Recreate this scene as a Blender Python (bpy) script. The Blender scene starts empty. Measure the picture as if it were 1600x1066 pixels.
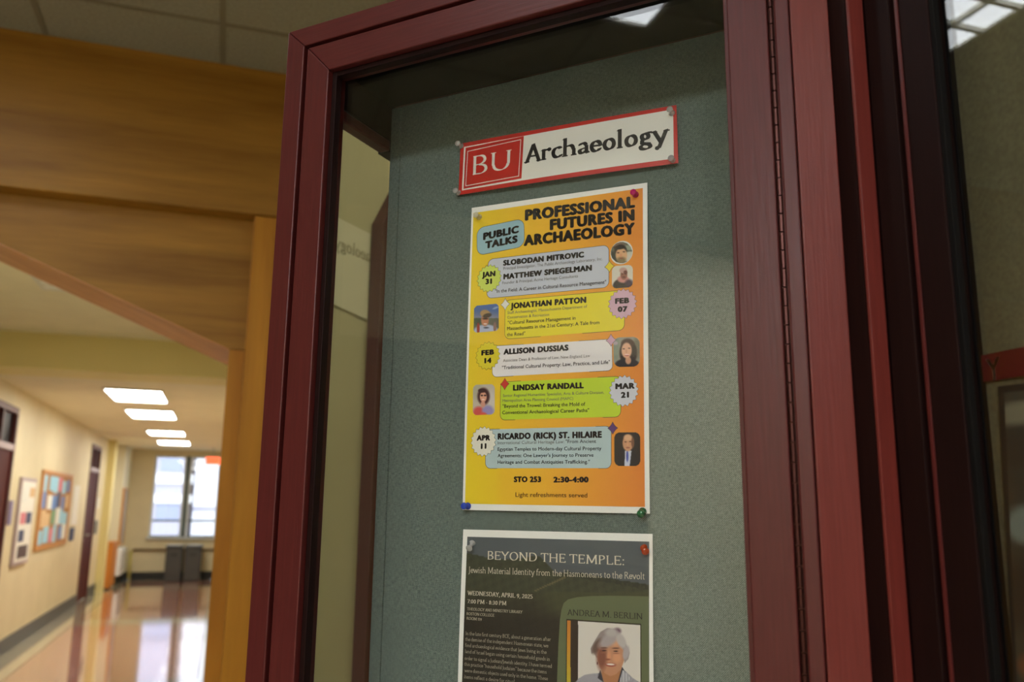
import bpy, bmesh, math, random
from mathutils import Vector, Matrix
random.seed(4)
R = math.radians
col = bpy.context.scene.collection
sc = bpy.context.scene

# ------------------------------------------------------------------ camera, world, exposure
CAM = Vector((0, 0, 1.5))
PITCH, YAW, ROLL = R(11.106), R(18.318), R(.657)
FPX = 1331.9
fw = Vector((math.sin(YAW)*math.cos(PITCH), math.cos(YAW)*math.cos(PITCH), math.sin(PITCH)))
rt0 = Vector((math.cos(YAW), -math.sin(YAW), 0)); up0 = rt0.cross(fw)
rt = rt0*math.cos(ROLL) + up0*math.sin(ROLL)
up = -rt0*math.sin(ROLL) + up0*math.cos(ROLL)
cd = bpy.data.cameras.new('camera'); cam = bpy.data.objects.new('camera', cd); col.objects.link(cam)
cam.matrix_world = Matrix(((rt.x, up.x, -fw.x, 0), (rt.y, up.y, -fw.y, 0), (rt.z, up.z, -fw.z, 1.5), (0, 0, 0, 1)))
cd.sensor_width = 36; cd.lens = FPX/1600*36; cd.clip_start = .02; cd.clip_end = 200
cd.dof.use_dof = True; cd.dof.focus_distance = .93; cd.dof.aperture_fstop = 5.6
sc.camera = cam
sc.view_settings.view_transform = 'Standard'; sc.view_settings.look = 'None'
sc.view_settings.gamma = 1; sc.view_settings.use_curve_mapping = False
sc.view_settings.exposure = 0.0
w = bpy.data.worlds.new('sky'); sc.world = w; w.use_nodes = True
w.node_tree.nodes['Background'].inputs[0].default_value = (.86, .93, 1, 1)
w.node_tree.nodes['Background'].inputs[1].default_value = 3.4
sc.cycles.max_bounces = 8; sc.cycles.transparent_max_bounces = 16

FOYER_E, HALL_E = 48.0, 21.0      # radiance of the light diffusers

# ------------------------------------------------------------------ helpers
def lin(c):
    return tuple((v/255/12.92 if v/255 <= .04045 else ((v/255+.055)/1.055)**2.4) for v in c)
def tag(o, label=None, cat=None, group=None, kind=None):
    if label: o['label'] = label
    if cat: o['category'] = cat
    if group: o['group'] = group
    if kind: o['kind'] = kind
    return o
def empty(name, loc, rz=0, parent=None):
    o = bpy.data.objects.new(name, None); col.objects.link(o); o.location = loc; o.rotation_euler = (0, 0, rz)
    o.empty_display_size = .05
    if parent: o.parent = parent
    return o

class MB:
    def __init__(s): s.v = []; s.f = []; s.m = []; s.c = None; s.smooth = False
    def face(s, pts, mi=0):
        n = len(s.v); s.v += [tuple(p) for p in pts]; s.f.append(list(range(n, n+len(pts)))); s.m.append(mi)
    def box(s, x0, x1, y0, y1, z0, z1, mi=0):
        s.prism([(x0, y0), (x1, y0), (x1, y1), (x0, y1)], z0, z1, mi); return s
    def prism(s, poly, z0, z1, mi=0, axis='z'):
        # poly counter-clockwise, extruded along the axis
        def P(a, b, c): return (a, b, c) if axis == 'z' else ((a, c, b) if axis == 'y' else (c, a, b))
        n = len(s.v); k = len(poly)
        s.v += [P(a, b, z0) for a, b in poly] + [P(a, b, z1) for a, b in poly]
        fl = axis == 'y'
        fs = [list(range(k))[::-1], list(range(k, 2*k))] + [[i, (i+1) % k, k+(i+1) % k, k+i] for i in range(k)]
        for f in fs:
            f = [n+i for i in f]
            if fl: f = f[::-1]
            s.f.append(f); s.m.append(mi)
        return s
    def lathe(s, prof, center, axis, seg=20, mi=0):
        axis = Vector(axis).normalized(); a = axis.orthogonal().normalized(); b = axis.cross(a)
        c = Vector(center); n = len(s.v); k = len(prof)
        for i in range(seg):
            t = 2*math.pi*i/seg; d = a*math.cos(t)+b*math.sin(t)
            for r, h in prof: s.v.append(tuple(c+axis*h+d*max(r, 1e-6)))
        for i in range(seg):
            j = (i+1) % seg
            for q in range(k-1):
                s.f.append([n+i*k+q, n+j*k+q, n+j*k+q+1, n+i*k+q+1]); s.m.append(mi)
        return s
    def tube(s, p0, p1, r, seg=12, mi=0):
        p0 = Vector(p0); L = (Vector(p1)-p0).length
        return s.lathe([(0, 0), (r, 0), (r, L), (0, L)], p0, Vector(p1)-p0, seg, mi)
    def build(s, name, mat, parent=None, loc=None, rz=0, bevel=0, smooth=False, off=(0, 0, 0)):
        me = bpy.data.meshes.new(name)
        ox, oy, oz = off
        me.from_pydata([(x-ox, y-oy, z-oz) for x, y, z in s.v], [], s.f)
        for m in (mat if isinstance(mat, (list, tuple)) else [mat]): me.materials.append(m)
        me.polygons.foreach_set('material_index', s.m)
        if smooth: me.polygons.foreach_set('use_smooth', [True]*len(s.f))
        me.update()
        o = bpy.data.objects.new(name, me); col.objects.link(o)
        if parent: o.parent = parent
        if loc is not None: o.location = loc
        o.rotation_euler = (0, 0, rz)
        if bevel:
            b = o.modifiers.new('bevel', 'BEVEL'); b.width = bevel; b.segments = 2; b.limit_method = 'ANGLE'
        return o
def box(name, x0, x1, y0, y1, z0, z1, mat, parent=None, bevel=0, off=(0, 0, 0)):
    return MB().box(x0, x1, y0, y1, z0, z1).build(name, mat, parent, bevel=bevel, off=off)
def struct(o, label=None): return tag(o, label, kind='structure')

# ------------------------------------------------------------------ materials
def mat(name, rgb, rough=.5, metal=0, spec=.5, coat=0, noise=None, bump=0, bscale=50, stretch=(1, 1, 1), emis=None, es=0, trans=0, ior=1.5):
    m = bpy.data.materials.new(name); m.use_nodes = True; nt = m.node_tree; N = nt.nodes; L = nt.links
    p = N['Principled BSDF']; c = lin(rgb)
    p.inputs['Base Color'].default_value = (*c, 1); p.inputs['Roughness'].default_value = rough
    p.inputs['Metallic'].default_value = metal; p.inputs['Specular IOR Level'].default_value = spec
    p.inputs['Coat Weight'].default_value = coat; p.inputs['Coat Roughness'].default_value = .08
    p.inputs['Transmission Weight'].default_value = trans; p.inputs['IOR'].default_value = ior
    if emis: p.inputs['Emission Color'].default_value = (*emis, 1); p.inputs['Emission Strength'].default_value = es
    if noise or bump:
        tc = N.new('ShaderNodeTexCoord'); mp = N.new('ShaderNodeMapping'); mp.inputs['Scale'].default_value = stretch
        L.new(tc.outputs['Object'], mp.inputs[0])
        nz = N.new('ShaderNodeTexNoise'); nz.inputs['Scale'].default_value = bscale; nz.inputs['Detail'].default_value = 4
        L.new(mp.outputs[0], nz.inputs['Vector'])
        if noise:
            rp = N.new('ShaderNodeValToRGB'); a, b = noise
            rp.color_ramp.elements[0].position = .3; rp.color_ramp.elements[1].position = .7
            rp.color_ramp.elements[0].color = (*lin(a), 1); rp.color_ramp.elements[1].color = (*lin(b), 1)
            L.new(nz.outputs['Fac'], rp.inputs[0]); L.new(rp.outputs[0], p.inputs['Base Color'])
        if bump:
            bm = N.new('ShaderNodeBump'); bm.inputs['Strength'].default_value = bump; bm.inputs['Distance'].default_value = .002
            L.new(nz.outputs['Fac'], bm.inputs['Height']); L.new(bm.outputs[0], p.inputs['Normal'])
    return m

M = {}
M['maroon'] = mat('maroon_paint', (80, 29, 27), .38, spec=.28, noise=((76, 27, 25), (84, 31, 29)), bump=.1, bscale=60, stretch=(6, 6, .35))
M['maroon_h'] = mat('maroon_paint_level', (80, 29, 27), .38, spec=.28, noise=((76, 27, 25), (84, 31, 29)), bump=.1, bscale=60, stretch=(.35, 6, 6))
M['maroon_bright'] = mat('maroon_lit_face', (104, 38, 32), .36, spec=.32, noise=((99, 38, 32), (108, 43, 37)), bump=.12, bscale=60, stretch=(6, 6, .3))  # brighter copy of the maroon for the lit faces of the corner trim
M['umber'] = mat('dark_maroon_and_shade', (28, 12, 10), .5, spec=.1, bump=.08, bscale=50, stretch=(6, 6, .3), noise=((26, 11, 9), (31, 14, 12)))  # own brown of the right case; on the corner trim it paints shade
M['black'] = mat('black_gasket', (14, 12, 11), .6, spec=.1)
M['bronze'] = mat('bronze_hinge', (66, 32, 26), .35, metal=.7)
M['cream'] = mat('cream_wall_paint', (214, 200, 162), .55, noise=((210, 196, 158), (218, 204, 166)), bscale=3)
M['pier'] = mat('olive_cream_wall_paint', (196, 184, 128), .6, noise=((190, 178, 122), (200, 188, 132)), bscale=3)
M['brown_wall'] = mat('brown_panel_wall', (112, 84, 52), .6)
M['white_wall'] = mat('white_wall_paint', (225, 218, 190), .55)
M['ceil'] = mat('acoustic_tile', (168, 162, 140), .9, noise=((158, 152, 130), (176, 170, 148)), bump=.5, bscale=90)
M['ceil_hall'] = mat('hall_ceiling', (232, 224, 196), .85, noise=((228, 220, 192), (236, 228, 200)), bscale=4)
M['beam'] = mat('beam_paint', (228, 214, 150), .6)
M['grid'] = mat('ceiling_grid_metal', (140, 132, 108), .5)
M['base'] = mat('vinyl_baseboard', (78, 76, 74), .5)
M['dark_base'] = mat('black_baseboard', (30, 30, 28), .5)
M['door'] = mat('dark_red_door', (74, 22, 20), .6, spec=.15)
M['door_frame'] = mat('dark_red_door_frame', (88, 40, 38), .45)
M['rail_l'] = mat('pale_rail', (170, 150, 150), .4)
M['steel'] = mat('brushed_steel', (190, 185, 170), .3, metal=1)
M['green_frame'] = mat('green_window_frame', (44, 66, 62), .4)
M['wframe'] = mat('pale_window_frame', (200, 205, 205), .4)
M['bin'] = mat('charcoal_plastic', (62, 62, 60), .5)
M['bin_lid'] = mat('grey_plastic_lid', (215, 220, 220), .25)
M['paper'] = mat('white_paper', (232, 228, 216), .55)
M['white_paint'] = mat('white_enamel', (238, 238, 235), .4)
M['oak'] = mat('orange_oak', (200, 124, 44), .45, noise=((190, 114, 38), (210, 134, 52)), bscale=12, stretch=(1, 1, .15))
M['oak_frame'] = mat('oak_frame', (190, 130, 60), .45)
M['diffuser'] = mat('lit_diffuser', (255, 255, 250), .5, emis=(.90, .95, 1), es=FOYER_E)
M['diffuser_near'] = mat('near_lit_diffuser', (255, 255, 250), .5, emis=(.90, .95, 1), es=10)
M['diffuser_soft'] = mat('dim_lit_diffuser', (255, 255, 250), .5, emis=(.93, .97, .92), es=8)
M['diffuser_hall'] = mat('lit_hall_diffuser', (255, 255, 250), .5, emis=(.99, .98, .91), es=HALL_E)
M['lamp_frame'] = mat('lamp_frame', (215, 212, 200), .4)
M['exit'] = mat('exit_sign_red', (250, 70, 40), .5, emis=(1, .12, .04), es=2.2)
M['brick'] = mat('outside_wall', (176, 174, 190), .8)
M['brick_pale'] = mat('outside_pale_wall', (240, 240, 245), .8)
M['out_glass'] = mat('outside_window', (150, 158, 185), .2)
M['ground'] = mat('outside_ground', (120, 120, 118), .9)
M['yellow_pipe'] = mat('pale_yellow_pipe', (205, 190, 110), .4)
M['brown_pipe'] = mat('brown_handrail', (120, 92, 60), .5)
M['fabric_olive'] = mat('olive_felt', (92, 86, 60), .9, noise=((84, 78, 54), (100, 94, 66)), bscale=300)

def wood(name, a, b, horiz=True):
    m = mat(name, a, .45, spec=.25); nt = m.node_tree; N = nt.nodes; L = nt.links; p = N['Principled BSDF']
    tc = N.new('ShaderNodeTexCoord'); mp = N.new('ShaderNodeMapping')
    mp.inputs['Scale'].default_value = (.5, 8, 6) if horiz else (7, 8, .5)
    L.new(tc.outputs['Object'], mp.inputs[0])
    n1 = N.new('ShaderNodeTexNoise'); n1.inputs['Scale'].default_value = 1.3; n1.inputs['Detail'].default_value = 5; n1.inputs['Distortion'].default_value = .8
    n2 = N.new('ShaderNodeTexNoise'); n2.inputs['Scale'].default_value = 14; n2.inputs['Detail'].default_value = 3
    L.new(mp.outputs[0], n1.inputs['Vector']); L.new(mp.outputs[0], n2.inputs['Vector'])
    mx = N.new('ShaderNodeMath'); mx.operation = 'MULTIPLY_ADD'; mx.inputs[1].default_value = .25
    L.new(n2.outputs['Fac'], mx.inputs[0]); L.new(n1.outputs['Fac'], mx.inputs[2])
    rp = N.new('ShaderNodeValToRGB'); rp.color_ramp.elements[0].position = .4; rp.color_ramp.elements[1].position = .85
    rp.color_ramp.elements[0].color = (*lin(a), 1); rp.color_ramp.elements[1].color = (*lin(b), 1)
    L.new(mx.outputs[0], rp.inputs[0]); L.new(rp.outputs[0], p.inputs['Base Color'])
    return m
M['wood'] = wood('wood_veneer_level', (136, 92, 28), (180, 130, 50))
M['wood_v'] = wood('wood_veneer_upright', (166, 106, 24), (198, 136, 40), False)
M['wood_pink'] = wood('wood_edge_band', (188, 126, 74), (212, 148, 92))

def fabric_mat():
    m = mat('woven_teal_grey_fabric', (96, 112, 108), .92, spec=.15); nt = m.node_tree; N = nt.nodes; L = nt.links; p = N['Principled BSDF']
    tc = N.new('ShaderNodeTexCoord'); sp = N.new('ShaderNodeSeparateXYZ'); L.new(tc.outputs['Object'], sp.inputs[0])
    def thread(out, sc_):
        a = N.new('ShaderNodeMath'); a.operation = 'MULTIPLY'; a.inputs[1].default_value = sc_; L.new(out, a.inputs[0])
        b = N.new('ShaderNodeMath'); b.operation = 'SINE'; L.new(a.outputs[0], b.inputs[0]); return b
    sx = thread(sp.outputs['X'], 2*math.pi/.0021); sz = thread(sp.outputs['Z'], 2*math.pi/.0021)
    pr = N.new('ShaderNodeMath'); pr.operation = 'MULTIPLY'; L.new(sx.outputs[0], pr.inputs[0]); L.new(sz.outputs[0], pr.inputs[1])
    res = None
    for s3 in ((1100, 1, 220), (220, 1, 1100)):
        mp = N.new('ShaderNodeMapping'); mp.inputs['Scale'].default_value = s3; L.new(tc.outputs['Object'], mp.inputs[0])
        nz = N.new('ShaderNodeTexNoise'); nz.inputs['Scale'].default_value = 1; nz.inputs['Detail'].default_value = 2; L.new(mp.outputs[0], nz.inputs['Vector'])
        if res is None: res = nz.outputs['Fac']
        else:
            ad = N.new('ShaderNodeMath'); ad.operation = 'ADD'; L.new(res, ad.inputs[0]); L.new(nz.outputs['Fac'], ad.inputs[1]); res = ad.outputs[0]
    ma = N.new('ShaderNodeMath'); ma.operation = 'MULTIPLY_ADD'; ma.inputs[1].default_value = .34
    L.new(pr.outputs[0], ma.inputs[0]); L.new(res, ma.inputs[2])
    rp = N.new('ShaderNodeValToRGB'); rp.color_ramp.elements[0].position = .5; rp.color_ramp.elements[1].position = 1.0
    mr = N.new('ShaderNodeMapRange'); mr.inputs['From Min'].default_value = .6; mr.inputs['From Max'].default_value = 1.4
    L.new(ma.outputs[0], mr.inputs[0]); L.new(mr.outputs[0], rp.inputs[0])
    rp.color_ramp.elements[0].position = .1; rp.color_ramp.elements[1].position = .9
    rp.color_ramp.elements[0].color = (*lin((72, 86, 82)), 1); rp.color_ramp.elements[1].color = (*lin((122, 134, 126)), 1)
    L.new(rp.outputs[0], p.inputs['Base Color'])
    bm = N.new('ShaderNodeBump'); bm.inputs['Strength'].default_value = .5; bm.inputs['Distance'].default_value = .0006
    L.new(ma.outputs[0], bm.inputs['Height']); L.new(bm.outputs[0], p.inputs['Normal'])
    return m
M['fabric'] = fabric_mat()

def glass_mat(name, tint=(1, 1, 1), f0=.042):
    # clear sheet: reflection rises with the angle, the rest passes straight through
    m = bpy.data.materials.new(name); m.use_nodes = True; nt = m.node_tree; N = nt.nodes; L = nt.links
    N.remove(N['Principled BSDF']); out = N['Material Output']
    ge = N.new('ShaderNodeNewGeometry'); dp = N.new('ShaderNodeVectorMath'); dp.operation = 'DOT_PRODUCT'
    L.new(ge.outputs['Incoming'], dp.inputs[0]); L.new(ge.outputs['Normal'], dp.inputs[1])
    def mth(op, a, b=None):
        n = N.new('ShaderNodeMath'); n.operation = op
        for i, v in enumerate((a, b)):
            if v is None: continue
            if isinstance(v, (int, float)): n.inputs[i].default_value = v
            else: L.new(v, n.inputs[i])
        return n.outputs[0]
    c = mth('ABSOLUTE', dp.outputs['Value']); q = mth('POWER', mth('SUBTRACT', 1, c), 5)
    F = mth('ADD', mth('MULTIPLY', q, 1-f0), f0)
    tr = N.new('ShaderNodeBsdfTransparent'); tr.inputs[0].default_value = (*tint, 1)
    gl = N.new('ShaderNodeBsdfGlossy'); gl.inputs['Roughness'].default_value = .01
    mx = N.new('ShaderNodeMixShader'); L.new(F, mx.inputs[0]); L.new(tr.outputs[0], mx.inputs[1]); L.new(gl.outputs[0], mx.inputs[2])
    L.new(mx.outputs[0], out.inputs[0]); return m
M['glass'] = glass_mat('clear_glass', (.985, .99, .985))
M['dark_glass'] = mat('dark_transom_glass', (22, 18, 20), .4, spec=.2)
def plastic(name, rgb, clear=.6):
    m = mat(name, rgb, .12, spec=.6, trans=clear, ior=1.45); return m
def print_mat(name, rough=.5, spec=.35):
    m = mat(name, (255, 255, 255), rough, spec=spec); N = m.node_tree.nodes; a = N.new('ShaderNodeVertexColor'); a.layer_name = 'Ink'
    m.node_tree.links.new(a.outputs[0], N['Principled BSDF'].inputs['Base Color']); return m
M['print'] = print_mat('inkjet_print'); M['print_gloss'] = print_mat('laminated_print', .35, .5)

def terrazzo(name, a, b, c):
    m = mat(name, a, .07, spec=.7, coat=1.0); nt = m.node_tree; N = nt.nodes; L = nt.links; p = N['Principled BSDF']
    tc = N.new('ShaderNodeTexCoord'); v = N.new('ShaderNodeTexVoronoi'); v.inputs['Scale'].default_value = 90
    L.new(tc.outputs['Object'], v.inputs['Vector'])
    rp = N.new('ShaderNodeValToRGB'); rp.color_ramp.interpolation = 'CONSTANT'
    rp.color_ramp.elements[0].color = (*lin(a), 1); rp.color_ramp.elements[1].position = .75; rp.color_ramp.elements[1].color = (*lin(c), 1)
    e = rp.color_ramp.elements.new(.45); e.color = (*lin(b), 1)
    sx = N.new('ShaderNodeSeparateColor'); L.new(v.outputs['Color'], sx.inputs[0]); L.new(sx.outputs[0], rp.inputs[0]); L.new(rp.outputs[0], p.inputs['Base Color'])
    n = N.new('ShaderNodeTexNoise'); n.inputs['Scale'].default_value = 3.5; L.new(tc.outputs['Object'], n.inputs['Vector'])
    bm = N.new('ShaderNodeBump'); bm.inputs['Strength'].default_value = .12; bm.inputs['Distance'].default_value = .01
    L.new(n.outputs['Fac'], bm.inputs['Height']); L.new(bm.outputs[0], p.inputs['Normal']); return m
M['terr_pink'] = terrazzo('pink_terrazzo', (196, 132, 106), (206, 146, 120), (168, 102, 84))
M['terr_grey'] = terrazzo('grey_terrazzo', (150, 152, 138), (166, 168, 152), (124, 126, 114))
M['terr_cream'] = terrazzo('cream_terrazzo', (205, 192, 158), (214, 202, 170), (180, 166, 132))

# ------------------------------------------------------------------ room shell
ZF, ZM, ZC = 3.17, 2.9, 2.62      # foyer, middle, hall ceilings
YW = 3.2                           # wood portal wall
def floor():
    f = struct(box('floor', -3.6, 1.9, -4.1, 8.4, -.06, 0, M['terr_grey']))
    pieces = [(-2.0, .2, 8.4, 19.4, 'terr_pink')]
    # hall floor: pink fields between cream strips, laid flush with thin recessed joints
    xs0, xs1 = -1.68, -.10
    cuts = [8.4, 12.15, 12.95, 17.2, 17.9, 18.6]
    def slab(x0, x1, y0, y1, m, nm):
        g = .004
        box(nm, x0+g, x1-g, y0+g, y1-g, -.05, 0, M[m], f)
    slab(-2.0, xs0, 8.4, 19.3, 'terr_cream', 'floor_border'); slab(xs1, .2, 8.4, 19.3, 'terr_cream', 'floor_border')
    fields = [(8.4, 12.25, 'terr_pink'), (12.25, 12.85, 'terr_cream'), (12.85, 17.1, 'terr_pink'), (17.1, 17.65, 'terr_cream'), (17.65, 18.7, 'terr_pink'), (18.7, 19.3, 'terr_cream')]
    for y0, y1, m in fields: slab(xs0, xs1, y0, y1, m, 'floor_field' if m == 'terr_pink' else 'floor_band')
    box('floor_bed', -2.1, .3, 8.4, 19.4, -.08, -.05, M['grid'], f)
floor()
# foyer ceiling: grid with one mesh per tile
c = struct(box('ceiling', -3.6, 1.9, -4.1, YW+.4, ZF+.02, ZF+.08, M['ceil']))
gx = [-.12-.61*k for k in range(-4, 7)]; gy = [2.93-.61*k for k in range(-1, 13)]
tile = None
for x in gx[1:]:
    for y in gy[1:]:
        if x < -3.9 or x+.61 > 2.4: continue
        if tile is None:
            tile = box('ceiling_tile', .008, .602, .008, .602, 0, .018, M['ceil'], c, bevel=.003); o = tile
        else:
            o = tile.copy(); col.objects.link(o)
        o.location = (x, y, ZF)
gr = MB()
for x in gx: gr.box(x-.010, x+.010, -4.1, YW+.4, ZF-.003, ZF+.004)
for y in gy: gr.box(-3.6, 1.9, y-.010, y+.010, ZF-.0025, ZF+.003)
gr.build('ceiling_grid', M['grid'], c)
struct(box('ceiling_middle', -2.1, .3, YW+.487, 7.9, ZM, ZM+.06, M['ceil_hall']))
struct(box('ceiling_beam', -2.1, .3, 7.9, 8.4, 2.6, ZM+.06, M['beam']))
struct(box('ceiling_hall', -2.1, .3, 8.4, 19.4, ZC, ZC+.06, M['ceil_hall']))
# outer walls
struct(box('wall_back', -3.7, 2.0, -4.2, -4.1, 0, 3.3, M['brown_wall']))
struct(box('wall_left', -3.7, -3.6, -4.1, 3.6, 0, 3.3, M['cream']))
struct(MB().box(-3.6, -3.57, -1.36, 3.15, 0, 2.41).build('trim_3', M['brown_wall'], bevel=.004))
struct(box('wall_right', 1.9, 2.0, -4.1, 3.6, 0, 3.3, M['cream']))
box_right = struct(box('wall_case_right', .66, .72, -4.1, .50, 0, ZF, M['cream']))
# hall walls, door openings on the left
def hall_left():
    w = MB()
    segs = [(YW+.487, 8.45, 0, 2.95), (9.6, 14.78, 0, 2.7), (15.82, 19.4, 0, 2.7), (8.45, 9.6, 2.42, 2.7), (14.78, 15.82, 2.42, 2.7)]
    for y0, y1, z0, z1 in segs: w.box(-2.12, -2.0, y0, y1, z0, z1)
    struct(w.build('wall_hall_left', M['cream']))
hall_left()
struct(box('wall_hall_right', .2, .32, YW+.487, 19.4, 0, 2.95, M['cream']))
struct(box('trim_1', -2.0, -1.88, 16.75, 17.05, 0, ZC, M['beam']))          # pilaster
struct(box('wall_hall_step', -2.0, -1.84, 18.1, 19.3, 0, ZC, M['white_wall']))
# far wall with window opening
wz0, wz1, wx0, wx1 = .84, 2.5, -1.40, -.09
fwb = MB()
fwb.box(-2.1, wx0, 19.3, 19.45, 0, 2.7); fwb.box(wx1, .3, 19.3, 19.45, 0, 2.7)
fwb.box(wx0, wx1, 19.3, 19.45, 0, wz0); fwb.box(wx0, wx1, 19.3, 19.45, wz1, 2.7)
struct(fwb.build('wall_far', M['cream']))
struct(MB().box(-2.0, -1.985, 9.62, 14.76, 0, .15).box(-2.0, -1.985, 15.84, 16.74, 0, .15).box(-2.0, -1.985, 3.6, 8.43, 0, .15).build('baseboard_left', M['base']))
struct(box('baseboard_far', -1.84, .2, 19.28, 19.3, 0, .15, M['dark_base']))
struct(box('baseboard_step', -1.84, -1.825, 18.1, 19.28, 0, .15, M['dark_base']))
# window
win = struct(empty('window_1', (-.745, 19.35, wz0)))
def wpart(name, x0, x1, y0, y1, z0, z1, m, par=win): return box(name, x0, x1, y0, y1, z0, z1, m, par, off=(-.745, 19.35, wz0))
wpart('window_sill', wx0-.03, wx1+.03, 19.22, 19.44, wz0-.04, wz0, M['wframe'])
wpart('window_mullion', -.775, -.705, 19.33, 19.41, wz0, wz1, M['green_frame'])
for a, b in ((wx0, -.775), (-.705, wx1)):
    wpart('window_jamb', a, a+.045, 19.34, 19.40, wz0, wz1, M['wframe']); wpart('window_jamb', b-.045, b, 19.34, 19.40, wz0, wz1, M['wframe'])
    wpart('window_transom', a+.045, b-.045, 19.34, 19.40, 1.15, 1.19, M['green_frame'])
    wpart('window_head', a+.045, b-.045, 19.34, 19.40, wz1-.04, wz1, M['wframe']); wpart('window_rail', a+.045, b-.045, 19.34, 19.40, wz0, wz0+.03, M['green_frame'])
    wpart('window_pane', a+.045, b-.045, 19.368, 19.372, 1.19, wz1-.04, M['glass']); wpart('window_pane', a+.045, b-.045, 19.368, 19.372, wz0+.03, 1.15, M['glass'])
# outside
struct(box('ground', -30, 30, 20, 60, -6.1, -6, M['ground']))
b1 = empty('building', (-4, 34, -6)); tag(b1, 'pale building seen through the left panes of the hall window', 'building')
MB().box(-14, -1.22, 34, 40, -6, 12).build('wall', M['brick'], b1, off=(-4, 34, -6))
MB().box(-14, -1.1, 33.9, 34, 2.25, 2.6).box(-14, -1.1, 33.9, 34, 1.55, 1.85).build('ledge', M['brick_pale'], b1, off=(-4, 34, -6))
for x in (-2.25, -4.6, -7):
    for z in (.95, 2.7): MB().box(x, x+.75, 33.96, 34.0, z, z+.55).build('window', M['out_glass'], b1, off=(-4, 34, -6))
b2 = empty('building', (3, 36, -6)); tag(b2, 'near white building seen through the right pane of the hall window', 'building')
MB().box(-1.1, 10, 36, 42, -6, 12).build('wall', M['brick_pale'], b2, off=(3, 36, -6))
MB().box(-1.1, 10, 35.9, 36, 1.3, 1.42).build('ledge', M['brick'], b2, off=(3, 36, -6))

# ------------------------------------------------------------------ wood portal wall
def portal():
    p = struct(empty('wall_portal', (-.9, YW, 0)))
    off = (-.9, YW, 0)
    xr, xl = -.0183, -1.7817
    zs, sl = 2.072, .409
    apex = zs + sl*((xr-xl)/2)
    xm = (xr+xl)/2
    # recessed header panel around the raked opening, 2 cm behind the fascia and posts
    yp0, yp1 = YW+.10, YW+.486
    for a, b, za, zb in ((xl, xm, zs, apex), (xm, xr, apex, zs)):
        MB().prism([(a, za), (b, zb), (b, 2.64), (a, 2.64)], yp0, yp1-.002, axis='y').build('header_panel', M['wood'], p, off=off)
        # edge band under the slope
        MB().prism([(a, za-.004), (b, zb-.004), (b, zb), (a, za)], yp0-.0, yp1, axis='y').build('edge_band', M['wood_pink'], p, off=off)
    box('jamb_panel', xr, xr+.0555, yp0, yp1, 0, zs-.003, M['wood_v'], p, off=off)
    box('jamb_panel', xl-.06, xl, yp0, yp1, 0, zs-.003, M['wood_v'], p, off=off)
    box('jamb_filler', xr, xr+.06, yp0, yp1, zs, 2.64, M['wood'], p, off=off)
    box('jamb_filler', xl-.06, xl, yp0, yp1, zs, 2.64, M['wood'], p, off=off)
    box('post', .038, .34, YW+.03, yp1-.001, 0, 2.577, M['wood_v'], p, off=off, bevel=.003)
    box('post', -2.1, xl-.056, YW+.03, yp1-.001, 0, 2.577, M['wood_v'], p, off=off, bevel=.003)
    box('fascia_board', -3.6, .34, YW+.02, yp0-.001, 2.579, ZF, M['wood'], p, off=off, bevel=.004)
    box('fascia_core', -3.6, .34, yp0, yp1, 2.641, ZF, M['wood'], p, off=off)
    box('side_panel', -3.6, -2.102, YW+.05, yp1, 0, 2.577, M['wood_v'], p, off=off)
portal()
struct(box('wall_portal_right', .34, 1.9, YW, YW+.2, 0, ZF, M['cream']))

# ------------------------------------------------------------------ 45 degree frame: T along the case face, D into it
S2 = math.sqrt(.5)
def W45(T, D, z=0): return Vector((S2*(T+D), S2*(D-T), z))
RZ = -R(45)
def px(a, b, D):
    """photograph point -> (T, z) on the plane at depth D of the case"""
    v = fw*FPX + rt*(a-800) - up*(b-533)
    t = D/(S2*(v.x+v.y)); return S2*(v.x-v.y)*t, v.z*t+1.5

# wall the case hangs on, and the wall segment behind its glass side
class Loc:
    def __init__(s, T, D, Z): s.o = (T, D, Z)
def part45(name, T0, T1, D0, D1, z0, z1, m, par, org, bevel=0):
    return MB().box(T0, T1, D0, D1, z0, z1).build(name, m, par, bevel=bevel, off=org)
aw = MB().box(-.56, .50, .90, .98, 0, ZF).build('wall_alcove', M['cream'], None, rz=RZ); struct(aw)
pier = MB().box(-1.25, -1.20, 1.38, 2.6, 0, 2.5).build('wall_pier', M['pier'], None, rz=RZ); struct(pier)
# raked dark red corner casing standing against that wall
cs = empty('raked_door_casing', W45(-1.19, 1.9), RZ); tag(cs, 'dark red raked door casing beyond the glass side of the display case', 'door casing')
o3 = (-1.19, 1.9, 0)
MB().prism([(1.618, 0), (1.70, 0), (1.70, 2.31), (1.618, 2.175)], -1.20, -1.165, axis='x').build('casing_board', mat('brown_red_casing', (72, 36, 28), .5, spec=.25), cs, off=o3, bevel=.002)
MB().prism([(1.646, 0), (1.668, 0), (1.668, 2.10), (1.646, 2.07)], -1.165, -1.158, axis='x').build('edge_strip', M['oak_frame'], cs, off=o3)
MB().prism([(1.70, 0), (2.2, 0), (2.2, 2.31), (1.70, 2.31)], -1.20, -1.165, axis='x').build('casing_panel', M['door'], cs, off=o3)

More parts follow.
